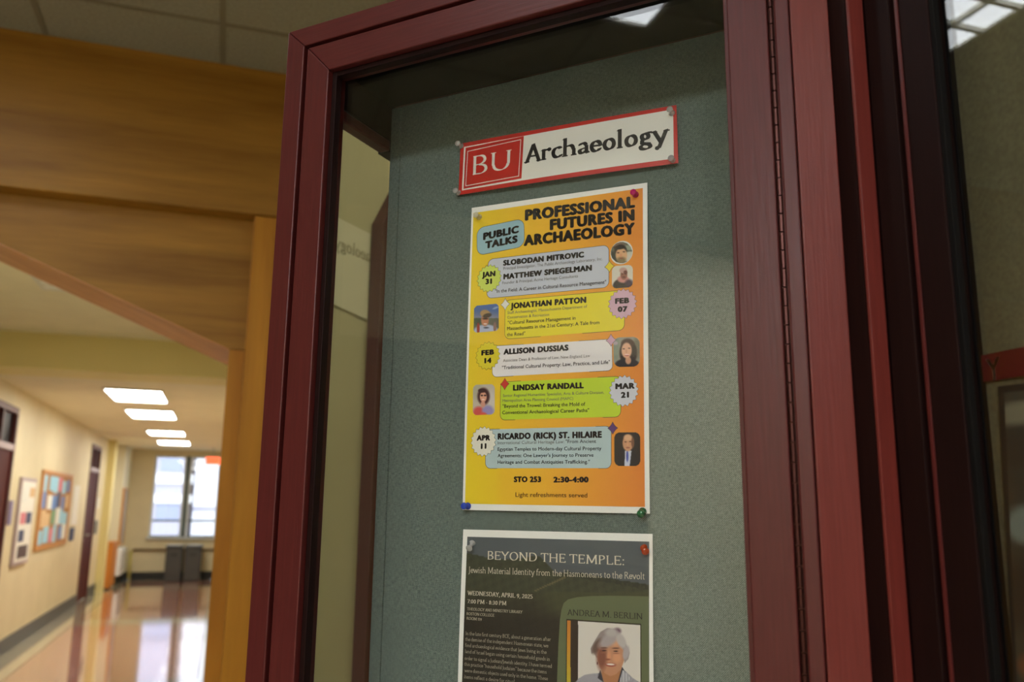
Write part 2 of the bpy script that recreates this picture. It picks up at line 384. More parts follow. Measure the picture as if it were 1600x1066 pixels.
# ------------------------------------------------------------------ lettering tools
CAPW = {}
def clip(t): return t
GL = {
 'A': (570, 'L 60 0 290 700;L 280 700 510 0;H 140 430 235;S 60 0;S 510 0'),
 'B': (540, 'L 110 0 110 700;H 60 270 700;E 260 530 160 170 90 -90;H 110 280 360;E 270 180 190 180 90 -90;H 60 280 0'),
 'C': (610, 'E 350 350 280 350 48 312;V 525 500 690'),
 'D': (660, 'L 110 0 110 700;H 60 300 700;H 60 300 0;E 290 350 290 350 90 -90'),
 'E': (530, 'L 110 0 110 700;H 60 440 700;H 110 360 360;H 60 460 0;V 440 590 700;V 460 0 130;V 360 300 420'),
 'F': (500, 'L 110 0 110 700;H 60 440 700;H 110 360 350;V 440 590 700;V 360 290 410;S 110 0'),
 'G': (670, 'E 350 350 280 350 48 330;V 530 520 690;L 560 60 560 280;S 560 280'),
 'H': (690, 'L 110 0 110 700;L 560 0 560 700;H 110 560 360;S 110 0;S 110 700;S 560 0;S 560 700'),
 'I': (240, 'L 110 0 110 700;S 110 0;S 110 700'),
 'J': (280, 'L 140 0 140 700;E 30 0 110 170 0 -100;S 140 700'),
 'K': (620, 'L 110 0 110 700;S 110 0;S 110 700;L 130 340 480 700;L 230 430 540 0;S 550 0;S 480 700'),
 'L': (510, 'L 110 0 110 700;S 110 700;H 60 450 0;V 450 0 140'),
 'M': (840, 'L 120 0 150 700;L 150 700 420 80;L 420 80 690 700;L 690 700 710 0;S 120 0;S 710 0;S 130 700;S 700 700'),
 'N': (710, 'L 120 0 120 700;L 120 700 580 0;L 580 0 580 700;S 120 0;S 110 700;S 580 700'),
 'O': (700, 'E 350 350 285 350 0 360'),
 'P': (520, 'L 110 0 110 700;H 60 260 700;E 250 520 180 180 90 -90;H 110 250 340;S 110 0'),
 'Q': (700, 'E 350 350 285 350 0 360;L 370 20 640 -150'),
 'R': (590, 'L 110 0 110 700;H 60 260 700;E 250 530 170 170 90 -90;H 110 250 360;S 110 0;L 270 360 520 0;S 530 0'),
 'S': (470, 'E 230 530 140 165 35 262;E 225 175 160 175 82 -150;V 360 540 690;V 80 10 170'),
 'T': (580, 'L 280 0 280 700;H 40 520 700;S 280 0;V 40 570 700;V 520 570 700'),
 'U': (680, 'L 110 220 110 700;E 330 220 220 220 180 360;L 550 220 550 700;S 110 700;S 550 700'),
 'V': (600, 'L 60 700 300 0;L 300 0 520 700;S 60 700;S 520 700'),
 'W': (880, 'L 50 700 240 0;L 240 0 430 640;L 430 640 600 0;L 600 0 800 700;S 50 700;S 800 700'),
 'Y': (580, 'L 50 700 280 330;L 280 330 510 700;L 280 0 280 340;S 50 700;S 510 700;S 280 0'),
 'a': (410, 'E 190 300 130 150 150 20;L 315 60 315 320;E 360 60 45 60 180 290;E 180 115 125 115 80 350'),
 'b': (490, 'L 90 20 90 720;E 250 220 170 220 140 -140;F 90 720'),
 'c': (410, 'E 240 220 180 225 50 320'),
 'd': (500, 'L 400 20 400 720;E 230 220 170 220 40 320;F 400 720;H 400 460 0'),
 'e': (430, 'E 230 220 175 225 0 325;H 60 400 235'),
 'f': (310, 'L 120 0 120 560;E 230 560 110 150 180 50;H 40 250 440;S 120 0'),
 'g': (460, 'E 210 300 130 145 0 360;E 220 -80 180 120 0 360;L 120 170 110 60;L 110 60 330 20;H 290 430 430'),
 'h': (520, 'L 90 0 90 720;F 90 720;E 250 270 150 175 130 0;L 400 0 400 270;S 90 0;S 400 0'),
 'i': (240, 'L 110 0 110 430;F 110 430;S 110 0;P 110 620'),
 'j': (230, 'L 120 -100 120 430;F 120 430;P 120 620;E 30 -100 90 110 0 -80'),
 'k': (490, 'L 90 0 90 720;F 90 720;S 90 0;L 110 200 370 440;L 190 270 400 0;S 420 0'),
 'l': (240, 'L 110 0 110 720;F 110 720;S 110 0'),
 'm': (780, 'L 90 0 90 430;F 90 430;E 220 270 130 175 130 0;L 350 0 350 270;E 485 270 140 175 130 0;L 625 0 625 270;S 90 0;S 350 0;S 640 0'),
 'n': (530, 'L 90 0 90 430;F 90 430;E 250 270 150 175 130 0;L 400 0 400 270;S 90 0;S 410 0'),
 'o': (480, 'E 240 220 180 225 0 360'),
 'p': (500, 'L 100 -220 100 430;F 100 430;E 260 220 170 220 140 -140;S 100 -220'),
 'r': (360, 'L 100 0 100 430;F 100 430;S 100 0;E 240 270 135 165 135 60;P 300 390'),
 's': (350, 'E 175 325 100 115 30 262;E 170 110 115 110 82 -150'),
 't': (320, 'L 120 80 120 560;H 30 260 435;E 210 90 90 90 180 300'),
 'u': (520, 'L 90 150 90 430;F 90 430;E 230 150 140 155 180 320;L 400 0 400 430;F 400 430;H 400 460 0'),
 'v': (470, 'L 40 430 240 0;L 240 0 410 430;S 40 430;S 420 430'),
 'w': (700, 'L 40 430 200 0;L 200 0 350 400;L 350 400 500 0;L 500 0 650 430;S 40 430;S 650 430'),
 'y': (470, 'L 40 430 250 0;L 420 430 180 -200;S 40 430;S 430 430;P 130 -190'),
 ' ': (210, ''), '.': (200, 'P 100 30'), ',': (210, 'P 100 30;L 110 20 60 -120'), ':': (210, 'P 100 40;P 100 400'),
 '-': (320, 'H 40 270 230'), '/': (330, 'L 30 -100 300 720'), '"': (330, 'L 90 560 110 700;L 220 560 240 700'), '|': (200, 'L 100 0 100 700'),
 '0': (480, 'E 240 330 170 330 0 360'), '1': (340, 'L 180 0 180 660;S 180 0;L 90 560 180 660'),
 '2': (470, 'E 220 490 150 170 160 -40;L 335 380 60 10;H 60 420 20;V 420 20 110'), '3': (450, 'E 200 490 140 160 150 -90;E 200 170 170 170 90 -150'),
 '5': (460, 'L 110 650 100 380;H 110 370 640;E 200 200 180 200 120 -140'), '7': (440, 'H 60 400 650;L 400 650 170 0;V 60 560 650'),
 '8': (470, 'E 235 500 125 150 0 360;E 235 170 160 170 0 360'), '9': (480, 'E 230 440 160 200 0 360;L 390 430 250 30;L 250 30 140 0'),
}
def hull(P):
    P = sorted(set((round(a, 3), round(b, 3)) for a, b in P))
    def half(Q):
        h = []
        for p in Q:
            while len(h) > 1 and (h[-1][0]-h[-2][0])*(p[1]-h[-2][1])-(h[-1][1]-h[-2][1])*(p[0]-h[-2][0]) <= 0: h.pop()
            h.append(p)
        return h[:-1]
    return half(P)+half(P[::-1])
def serif_polys(text, wt=85, hair=26, ns=9, track=0):
    """convex polygons of a line set with a broad pen; units: cap height 700"""
    out = []; X = 0; th = R(14)
    nib = [(wt/2*math.cos(th)+sx*0, wt/2*math.sin(th)) for sx in (0,)]
    nx, ny = wt/2*math.cos(th), wt/2*math.sin(th); hx, hy = -hair/2*math.sin(th), hair/2*math.cos(th)
    NB = [(nx+hx, ny+hy), (nx-hx, ny-hy), (-nx+hx, -ny+hy), (-nx-hx, -ny-hy)]
    def seg(a, b): out.append(hull([(p[0]+q[0]+X, p[1]+q[1]) for p in (a, b) for q in NB]))
    for ch in text:
        if ch not in GL: ch = ' '
        w_, d = GL[ch]
        for st in d.split(';'):
            if not st: continue
            k = st.split(); n = [float(v) for v in k[1:]]
            if k[0] == 'L':
                (a, b), (c_, d_) = (n[0], n[1]), (n[2], n[3])
                if abs(a-c_) < 1: out.append([(a-wt/2+X, min(b, d_)), (a+wt/2+X, min(b, d_)), (a+wt/2+X, max(b, d_)), (a-wt/2+X, max(b, d_))])
                else:
                    seg((a, b+(8 if b < 5 else -8 if b > 690 else 0)), (c_, d_+(8 if d_ < 5 else -8 if d_ > 690 else 0)))
            elif k[0] == 'H':
                h = hair*.75; y = n[2]; y = y+h if y < 5 else (y-h if y > 395 and (y > 600) else y)
                out.append([(n[0]+X, y-h), (n[1]+X, y-h), (n[1]+X, y+h), (n[0]+X, y+h)])
            elif k[0] == 'V':
                h = hair*.8; out.append([(n[0]-h+X, n[1]), (n[0]+h+X, n[1]), (n[0]+h+X, n[2]), (n[0]-h+X, n[2])])
            elif k[0] == 'S':
                h = hair*1.1; s = wt/2+36; y0, y1 = (n[1], n[1]+h) if n[1] < 5 else (n[1]-h, n[1])
                out.append([(n[0]-s+X, y0), (n[0]+s+X, y0), (n[0]+s+X, y1), (n[0]-s+X, y1)])
            elif k[0] == 'F':
                out.append([(n[0]-wt/2-50+X, n[1]-55), (n[0]-wt/2+X, n[1]-70), (n[0]+wt/2+X, n[1]+10), (n[0]-wt/2+X+10, n[1]-10)])
            elif k[0] == 'P':
                r = wt*.62; out.append([(n[0]+r*math.cos(i*math.pi/4)+X, n[1]+r*math.sin(i*math.pi/4)) for i in range(8)])
            elif k[0] == 'E':
                cx, cy, rx, ry, a0, a1 = n; rx -= wt*.18; ry -= hair*.6
                K = max(3, int(ns*abs(a1-a0)/200)+1); pts = []
                for i in range(K+1):
                    t = R(a0+(a1-a0)*i/K); pts.append((cx+rx*math.cos(t), cy+ry*math.sin(t)))
                for i in range(K): seg(pts[i], pts[i+1])
        X += w_+track
    return out, X
def font_polys(text, bold=0.0):
    """triangles of a line set in the built-in face; scaled so that cap height is 700"""
    cu = bpy.data.curves.new('tmp', 'FONT'); cu.body = text; cu.size = 1; cu.resolution_u = 3; cu.fill_mode = 'FRONT'; cu.space_character = 1+bold*1.6
    ob = bpy.data.objects.new('tmp', cu); col.objects.link(ob)
    dg = bpy.context.evaluated_depsgraph_get(); me = bpy.data.meshes.new_from_object(ob.evaluated_get(dg))
    k = 700/CAPH
    P = [[(me.vertices[i].co.x*k, me.vertices[i].co.y*k) for i in f.vertices] for f in me.polygons]
    bpy.data.objects.remove(ob); bpy.data.curves.remove(cu); bpy.data.meshes.remove(me)
    if bold:
        rx, ry = bold*1000, bold*650
        n = 8 if bold > .03 else 4
        P = [[(x+rx*math.cos(2*math.pi*i/n), y+ry*math.sin(2*math.pi*i/n)) for x, y in f] for i in range(n) for f in P] + (P if n > 4 else [])
    return P
CAPH = 1
_p = font_polys('H'); CAPH = max(y for f in _p for x, y in f)/700

class Sheet:
    """a sheet of printed paper pinned to a plane; D = depth of the board, map(px,py)->(T,z)"""
    def __init__(s, name, quad, D, mp, rz, world, bow=0, mat_='print', paper=(236, 234, 228), thick=.00018):
        s.mp = mp; s.D = D
        q = [mp(*p) for p in quad]                     # TL TR BR BL
        s.cx = sum(p[0] for p in q)/4; s.z0 = min(p[1] for p in q)
        s.q = [(a-s.cx, b-s.z0) for a, b in q]; s.H = max(b for a, b in s.q); s.Wd = s.q[1][0]-s.q[0][0]
        s.bow = bow; s.mat = M[mat_]; s.world = world
        s.e = empty(name, world(s.cx, D, s.z0), rz)
        s.layer = 0
        # the paper itself, as a thin solid
        n, m_ = 14, 20; V = []; F = []
        for side in (0, 1):
            for j in range(m_+1):
                for i in range(n+1):
                    u, v = i/n, j/m_
                    a = [s.q[3][k]*(1-u)+s.q[2][k]*u for k in (0, 1)]; b = [s.q[0][k]*(1-u)+s.q[1][k]*u for k in (0, 1)]
                    x, z = a[0]*(1-v)+b[0]*v, a[1]*(1-v)+b[1]*v
                    V.append((x, s.dep(x, z)+side*thick, z))
        def I(sd, i, j): return sd*(n+1)*(m_+1)+j*(n+1)+i
        for j in range(m_):
            for i in range(n):
                F.append([I(0, i, j), I(0, i+1, j), I(0, i+1, j+1), I(0, i, j+1)]); F.append([I(1, i, j), I(1, i, j+1), I(1, i+1, j+1), I(1, i+1, j)])
        for i in range(n): F.append([I(0, i, 0), I(1, i, 0), I(1, i+1, 0), I(0, i+1, 0)]); F.append([I(0, i, m_), I(0, i+1, m_), I(1, i+1, m_), I(1, i, m_)])
        for j in range(m_): F.append([I(0, 0, j), I(0, 0, j+1), I(1, 0, j+1), I(1, 0, j)]); F.append([I(0, n, j), I(1, n, j), I(1, n, j+1), I(0, n, j+1)])
        s.mesh('paper_sheet', V, F, [lin(paper)]*len(V))
    def dep(s, x, z):
        u = (x+s.Wd/2)/s.Wd; v = z/s.H
        b = s.bow(u, v) if s.bow else .0
        return -.0012-b
    def mesh(s, name, V, F, C, parent=None):
        me = bpy.data.meshes.new(name); me.from_pydata(V, [], F); me.materials.append(s.mat)
        at = me.color_attributes.new('Ink', 'FLOAT_COLOR', 'POINT')
        at.data.foreach_set('color', [x for c_ in C for x in (*c_, 1)])
        o = bpy.data.objects.new(name, me); col.objects.link(o); o.parent = parent or s.e
        return o
    def loc(s, p):
        T, z = s.mp(*p); return (T-s.cx, z-s.z0)
    def polys(s, name, items, layer, parent=None, cut=True):
        """items: list of (polygon in local coords, rgb or function)"""
        bm = bmesh.new(); cl = bm.verts.layers.float_color.new('Ink')
        for P, c_ in items:
            if len(P) < 3: continue
            vs = [bm.verts.new((x, 0, z)) for x, z in P]
            for v, (x, z) in zip(vs, P): v[cl] = (*c_, 1)
            try: bm.faces.new(vs)
            except ValueError: pass
        if cut:
            xs = [v.co.x for v in bm.verts]; zs = [v.co.z for v in bm.verts]
            st = .012
            for k in range(int(min(xs)/st), int(max(xs)/st)+1): bmesh.ops.bisect_plane(bm, geom=bm.verts[:]+bm.edges[:]+bm.faces[:], plane_co=(k*st, 0, 0), plane_no=(1, 0, 0))
            for k in range(int(min(zs)/st), int(max(zs)/st)+1): bmesh.ops.bisect_plane(bm, geom=bm.verts[:]+bm.edges[:]+bm.faces[:], plane_co=(0, 0, k*st), plane_no=(0, 0, 1))
        for v in bm.verts: v.co.y = s.dep(v.co.x, v.co.z)-.00006*layer
        bm.normal_update()
        for f in bm.faces:
            if f.normal.y > 0: f.normal_flip()
        me = bpy.data.meshes.new(name); bm.to_mesh(me); bm.free(); me.materials.append(s.mat)
        o = bpy.data.objects.new(name, me); col.objects.link(o); o.parent = parent or s.e; return o
    def line(s, text, p0, p1, cap, kind='sans', bold=0, rgb=(30, 26, 24), wt=85, hair=26, out=None, mirror=False):
        """text set from p0 to p1 (photo points of the baseline ends), cap = cap height in photo px"""
        a, b = s.loc(p0), s.loc(p1); ux, uz = b[0]-a[0], b[1]-a[1]; Ln = math.hypot(ux, uz); ux /= Ln; uz /= Ln
        c2 = s.loc((p0[0], p0[1]-cap)); h = abs(c2[1]-a[1])
        if kind == 'sans':
            P = font_polys(text, bold); 
        else: P, _ = serif_polys(text, wt, hair)
        x0 = min(x for f in P for x, y in f); x1 = max(x for f in P for x, y in f)
        kx = Ln/(x1-x0); ky = h/700
        c_ = lin(rgb)
        for f in P:
            Q = []
            for x, y in f:
                X = (x-x0)*kx; Y = y*ky
                Q.append((a[0]+ux*X-uz*Y*0, a[1]+uz*X+Y))
            out.append((Q, c_))
    def rrect(s, quad, r):
        """rounded quad; r = corner radius as a fraction of the shorter side"""
        q = [s.loc(p) for p in quad]; out = []
        w_ = math.dist(q[0], q[1]); h = math.dist(q[0], q[3]); rr = r*min(w_, h)
        def at(u, v):
            a = [q[0][k]*(1-u)+q[1][k]*u for k in (0, 1)]; b = [q[3][k]*(1-u)+q[2][k]*u for k in (0, 1)]
            return (a[0]*(1-v)+b[0]*v, a[1]*(1-v)+b[1]*v)
        ru, rv = rr/w_, rr/h
        for cu_, cv, a0 in ((ru, rv, 180), (1-ru, rv, 270), (1-ru, 1-rv, 0), (ru, 1-rv, 90)):
            for i in range(7):
                t = R(a0+15*i); out.append(at(cu_+ru*math.cos(t), cv+rv*math.sin(t)))
        return out
    def grow(s, P, d):
        cx = sum(p[0] for p in P)/len(P); cz = sum(p[1] for p in P)/len(P); out = []
        n = len(P)
        ar = sum(P[i][0]*P[(i+1) % n][1]-P[(i+1) % n][0]*P[i][1] for i in range(n))
        sg = 1 if ar > 0 else -1
        for i in range(n):
            a, b, c_ = P[i-1], P[i], P[(i+1) % n]
            e1 = (b[0]-a[0], b[1]-a[1]); e2 = (c_[0]-b[0], c_[1]-b[1])
            l1 = math.hypot(*e1) or 1e-9; l2 = math.hypot(*e2) or 1e-9
            nx_ = sg*(e1[1]/l1+e2[1]/l2); nz_ = -sg*(e1[0]/l1+e2[0]/l2); L_ = math.hypot(nx_, nz_) or 1e-9
            out.append((b[0]+nx_/L_*d, b[1]+nz_/L_*d))
        return out
    def star(s, c0, r, n, inner, rot=0, wob=0):
        c_ = s.loc(c0); rr = abs(s.loc((c0[0], c0[1]-r))[1]-c_[1])
        P = []
        for i in range(n*2):
            t = R(rot)+math.pi*i/n; q = rr if i % 2 == 0 else rr*inner
            P.append((c_[0]+q*math.cos(t)*.97, c_[1]+q*math.sin(t)))
        return P
    def fan(s, P):
        """star-shaped polygon as triangles from its centre"""
        cx = sum(p[0] for p in P)/len(P); cz = sum(p[1] for p in P)/len(P)
        return [[(cx, cz), P[i], P[(i+1) % len(P)]] for i in range(len(P))]
    def paint(s, name, quad, fn, nx_, nz_, layer, rnd=0, parent=None):
        """raster-like print: fn(px,py)->rgb sampled over the quad; rnd = corner radius fraction"""
        V = []; C = []; F = []
        q = [Vector(p) for p in quad]
        for j in range(nz_+1):
            for i in range(nx_+1):
                u, v = i/nx_, j/nz_
                p = (q[0]*(1-u)+q[1]*u)*(1-v)+(q[3]*(1-u)+q[2]*u)*v
                x, z = s.loc((p.x, p.y)); V.append((x, s.dep(x, z)-.00006*layer, z)); C.append(lin(fn(p.x, p.y)))
        wv = (q[1]-q[0]).length; hv = (q[3]-q[0]).length; ru = rnd*min(wv, hv)/wv; rv = rnd*min(wv, hv)/hv
        for j in range(nz_):
            for i in range(nx_):
                u, v = (i+.5)/nx_, (j+.5)/nz_
                if rnd:
                    du = max(0, abs(u-.5)-(.5-ru))/ru; dv = max(0, abs(v-.5)-(.5-rv))/rv
                    if du*du+dv*dv > 1: continue
                a = j*(nx_+1)+i; F.append([a, a+nx_+1, a+nx_+2, a+1])
        return s.mesh(name, V, F, C, parent)

# painting of small printed photographs: ordered soft shapes in photo coordinates
def painter(bg, shapes):
    def inpoly(x, y, P):
        r = False; n = len(P)
        for i in range(n):
            (x0, y0), (x1, y1) = P[i], P[i-1]
            if (y0 > y) != (y1 > y) and x < (x1-x0)*(y-y0)/(y1-y0)+x0: r = not r
        return r
    def f(x, y):
        c_ = bg(x, y) if callable(bg) else bg
        for s_ in shapes:
            if s_[0] == 'e':
                _, cx, cy, rx, ry, rgb, soft = s_[:7]; an = R(s_[7]) if len(s_) > 7 else 0
                dx, dy = x-cx, y-cy; X = dx*math.cos(an)+dy*math.sin(an); Y = -dx*math.sin(an)+dy*math.cos(an)
                d = math.hypot(X/rx, Y/ry); k = min(1, max(0, (1-d)/soft+.5))
            else:
                _, P, rgb = s_[:3]
                k = sum(inpoly(x+ox, y+oy, P) for ox in (-.3, .3) for oy in (-.3, .3))/4
            if k > 0:
                c2 = rgb(x, y) if callable(rgb) else rgb
                c_ = tuple(a*(1-k)+b*k for a, b in zip(c_, c2))
        return c_
    return f

# ------------------------------------------------------------------ left display case
DF, DG, DB = .690, .7085, .84
org = (-.36, .78, 0)
case = empty('display_case', W45(org[0], org[1], 0), RZ)
tag(case, 'maroon framed glass-front display case set at an angle, holding papers pinned on grey-green cloth', 'display case')
def cp(name, T0, T1, D0, D1, z0, z1, m='maroon', bevel=.0012, par=case): return part45(name, T0, T1, D0, D1, z0, z1, M[m], par, org, bevel)
ZT, ZB = 2.041, .95
def member(name, P, D0, D1, m, bevel=.0012):
    return MB().prism(P, D0, D1, axis='y').build(name, M[m], case, bevel=bevel, off=org)
fo, fi = (-.6425, -.6176), (-.0995, -.0876)      # frame: outer/inner left, inner/outer right
zt0, zb0 = ZT-.0235, ZB+.024
g = .0003
member('frame_stile', [(fo[0], ZB), (fo[1], zb0), (fo[1], zt0), (fo[0], ZT)], DF, .74, 'maroon')
member('frame_stile', [(fi[0], zb0), (fi[1], ZB), (fi[1], ZT), (fi[0], zt0)], DF, .74, 'maroon')
member('frame_rail', [(fo[0]+g, ZT), (fo[1]+g, zt0), (fi[0]-g, zt0), (fi[1]-g, ZT)], DF, .74, 'maroon_h')
member('frame_rail', [(fo[0]+g, ZB), (fi[1]-g, ZB), (fi[0]-g, zb0), (fo[1]+g, zb0)], DF, .74, 'maroon_h')
do, di = (-.6125, -.5805), (-.1395, -.1055)
zd0, zd1 = 2.0135, 1.9795
zc0, zc1 = .979, 1.013
member('door_stile', [(do[0], zc0), (do[1], zc1), (do[1], zd1), (do[0], zd0)], DF+.0005, .722, 'maroon')
member('door_stile', [(di[0], zc1), (di[1], zc0), (di[1], zd0), (di[0], zd1)], DF+.0005, .722, 'maroon')
member('door_rail', [(do[0]+g, zd0), (do[1]+g, zd1), (di[0]-g, zd1), (di[1]-g, zd0)], DF+.0005, .722, 'maroon_h')
member('door_rail', [(do[0]+g, zc0), (di[1]-g, zc0), (di[0]-g, zc1), (do[1]+g, zc1)], DF+.0005, .722, 'maroon_h')
# dark glazing beads round the pane
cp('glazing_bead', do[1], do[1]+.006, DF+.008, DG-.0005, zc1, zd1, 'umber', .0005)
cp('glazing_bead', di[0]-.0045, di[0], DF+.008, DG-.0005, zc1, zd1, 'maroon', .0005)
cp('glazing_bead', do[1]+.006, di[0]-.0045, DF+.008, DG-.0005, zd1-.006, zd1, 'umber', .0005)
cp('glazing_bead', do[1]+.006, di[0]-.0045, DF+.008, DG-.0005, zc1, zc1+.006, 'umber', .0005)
gp = cp('glass_pane', do[1]+.0005, di[0]-.0005, DG, DG+.004, zc1+.0005, zd1-.0005, 'glass', 0)
tag(gp, 'clear front glass reflecting a ceiling light')
# carcass
cp('case_top', -.6425, -.0876, .741, .872, 2.010, ZT)
cp('case_top_lining', -.5985, -.11, .742, .8395, 2.004, 2.0095, 'black', 0)
cp('case_base', -.6425, -.0876, .741, .872, ZB, ZB+.03)
cp('right_side', -.1115, -.0876, .741, .872, ZB+.0305, 2.0095, 'umber')
cp('left_corner_stile', -.6425, -.6005, .741-.02, .7405, zb0, 2.0095, 'umber')
cp('left_top_rail', -.618, -.5995, .741, .8400, 1.9595, 2.0095, 'umber', .001)
cp('left_rail_bead', -.616, -.5985, .741, .8400, 1.9445, 1.9590, 'maroon', .003)
cp('rear_corner_block', -.618, -.6007, .8402, .872, 1.9445, 2.0095, 'umber', .0005)
cp('left_bottom_rail', -.618, -.5995, .741, .8400, ZB+.0305, ZB+.08, 'umber', .001)
sg = cp('side_glass', -.605, -.601, .741, .8400, ZB+.08, 1.9445, 'glass', 0); tag(sg, 'clear glass side showing the cream wall behind')
cp('back_board', -.6005, -.112, .8565, .872, ZB+.031, 2.0095, 'umber', 0)
cp('fabric_board', -.5835, -.112, .8405, .856, ZB+.031, 2.0035, 'fabric', .0012)
cp('fabric_edge_strip', -.5995, -.5842, .8402, .856, ZB+.031, 2.0035, 'fabric', .0015)
# lower cupboard below the glazed door
cp('plinth_cupboard', -.6425, -.0876, .70, .872, 0, ZB-.001)
hg = cp('hinge', -.1052, -.0998, DF+.004, DF+.006, zc0, zd0, 'bronze', 0)
kn = None; kh = .0155
for i in range(int((zd0-zc0)/kh)):
    if kn is None:
        kn = MB().tube((0, 0, .0006), (0, 0, kh-.0006), .0021, 10).build('hinge_knuckle', M['bronze'], hg, smooth=False); o = kn
    else: o = kn.copy(); col.objects.link(o)
    o.location = (-.1026-org[0], DF+.0012-org[1], zc0+i*kh)

# corner trim between the two cases, a stepped upright; dark colour paints the shade of its recesses
tr = struct(MB().prism([(.4268, .5494), (.4555, .5374), (.4555, .5165), (.4712, .5165), (.62, .5165), (.62, .75), (.56, .75)], 0, ZF).build('trim_2', M['umber'])); tr['label'] = 'stepped corner trim between the two display cases, shade painted into its dark colour'
# lit faces of the corner, brightness put into the maroon, as slim boards
def slat(name, a, b, th, m):
    a = Vector((*a, 0)); b = Vector((*b, 0)); d = (b-a).normalized(); n = Vector((d.y, -d.x, 0))
    P = [a, b, b+n*th, a+n*th]; P = P[::-1]
    ar = sum(P[i].x*P[(i+1) % 4].y-P[(i+1) % 4].x*P[i].y for i in range(4))
    if ar < 0: P = P[::-1]
    return MB().prism([(p.x, p.y) for p in P], 0, ZF-.001).build(name, m, tr, bevel=.0008)
slat('corner_board', (.4263, .5492), (.4550, .5372), .003, M['maroon_bright'])
slat('corner_board', (.4558, .5160), (.4708, .5160), .003, M['maroon_bright'])

# ------------------------------------------------------------------ right display case (faces -X); local x = -Y, local y = +X
RZ2 = -R(90)
org2 = (-.1, .52, 0)
case2 = empty('display_case', (org2[1], -org2[0], 0), RZ2)
tag(case2, 'dark brown display case at the right edge, with a red letter sign behind its glass', 'display case')
def c2(name, s0, s1, D0, D1, z0, z1, m='umber', bevel=.001): return part45(name, s0, s1, D0, D1, z0, z1, M[m], case2, org2, bevel)
XF = .4725
c2('frame_stile', -.5125, -.4870, XF-.001, .53, ZB, ZT+.1); c2('frame_stile', .36, .40, XF-.001, .53, ZB, ZT+.1)
c2('frame_rail', -.4868, .3598, XF-.001, .53, ZT+.06, ZT+.1); c2('frame_rail', -.4868, .3598, XF-.001, .53, ZB, ZB+.03)
m2 = 'umber'
c2('door_stile', -.4805, -.4502, XF, .487, ZB+.035, ZT+.055); c2('door_stile', .32, .355, XF, .487, ZB+.035, ZT+.055)
c2('door_edge_highlight', -.4808, -.4775, XF-.0015, XF-.0001, ZB+.035, ZT+.055, 'maroon', .0006)  # lighter strip painting the highlight along the stile edge
c2('door_rail', -.4500, .3198, XF, .487, ZT+.02, ZT+.055); c2('door_rail', -.4500, .3198, XF, .487, ZB+.035, ZB+.07)
c2('glazing_bead', -.4500, -.4455, XF+.001, XF+.0065, ZB+.0705, ZT+.0195, 'black', .0005)
gg = c2('glass_pane', -.4498, .3195, XF+.007, XF+.011, ZB+.0705, ZT+.0195, 'glass', 0); tag(gg, 'clear front glass reflecting a ceiling light')
c2('pin_board', -.4866, .3598, .532, .548, ZB+.031, ZT+.059, 'fabric_olive', 0)
c2('board_edge', -.4866, -.4842, .526, .5318, ZB+.031, ZT+.059, 'black', .0005)
c2('case_back', -.5125, .40, .55, .60, 0, ZT+.1); c2('plinth_cupboard', -.5125, .40, XF+.005, .549, 0, ZB-.001)

# ------------------------------------------------------------------ push pins
def pin(T, D, z, m, label, world=W45, rz=RZ, tilt=(0, 0), s=1.0, length=.0105):
    e = empty('push_pin', world(T, D, z), rz)
    tag(e, label, 'push pin', 'push pins in the case')
    ax = Vector((tilt[0], -1, tilt[1])).normalized(); r = .0036*s; L = length*s
    prof = [(0, .0006), (r*.95, .0006), (r*1.0, .0014), (r*.62, .0030), (r*.52, L*.42), (r*.60, L*.72), (r*.92, L*.80), (r*.98, L*.88), (r*.85, L*.97), (0, L)]
    MB().lathe(prof, (0, -.0008, 0), ax, 20).build('head', m, e, smooth=True)
    MB().lathe([(0, -.008), (.0005, -.006), (.0005, .001), (0, .001)], (0, -.0008, 0), ax, 8).build('needle', M['steel'], e)
    return e
P_clear = plastic('clear_plastic', (244, 242, 238), .62)
P_white = plastic('milky_plastic', (240, 232, 200), .3)
P_mag = plastic('magenta_plastic', (200, 20, 110), .15); P_blue = plastic('blue_plastic', (30, 70, 190), .05)
P_green = plastic('green_plastic', (10, 110, 60), .3); P_or = plastic('orange_plastic', (230, 80, 20), .5)
DS = DB-.0018
def pinpx(a, b, m, label, tilt=(0, 0), s=1.0):
    T, z = px(a, b, DS); return pin(T, DS, z, m, label, tilt=tilt, s=s)
pinpx(721.5, 229, P_clear, 'clear push pin at the top left corner of the red bordered nameplate')
pinpx(718, 302, P_clear, 'clear push pin at the bottom left corner of the red bordered nameplate')
pinpx(1050.5, 178, P_clear, 'clear push pin at the top right corner of the red bordered nameplate', tilt=(0, .1))
pinpx(1052.5, 252.5, P_clear, 'clear push pin at the bottom right corner of the red bordered nameplate')
pinpx(750, 340, P_white, 'milky push pin at the top left corner of the yellow talks poster')
pinpx(994, 305, P_mag, 'magenta push pin at the top right corner of the yellow talks poster')
pinpx(732.5, 791, P_blue, 'blue push pin at the bottom left corner of the yellow talks poster', s=1.1)
pinpx(1005, 799, P_green, 'green push pin at the bottom right corner of the yellow talks poster', tilt=(.1, -.25), s=1.15)
pinpx(739.5, 848, P_clear, 'clear push pin at the top left corner of the dark lecture poster', tilt=(0, -.7), s=1.1)
pinpx(1006.5, 856, P_or, 'orange push pin at the top right corner of the dark lecture poster', tilt=(.5, -.35), s=1.1)

mpb = lambda a, b: px(a, b, DS)
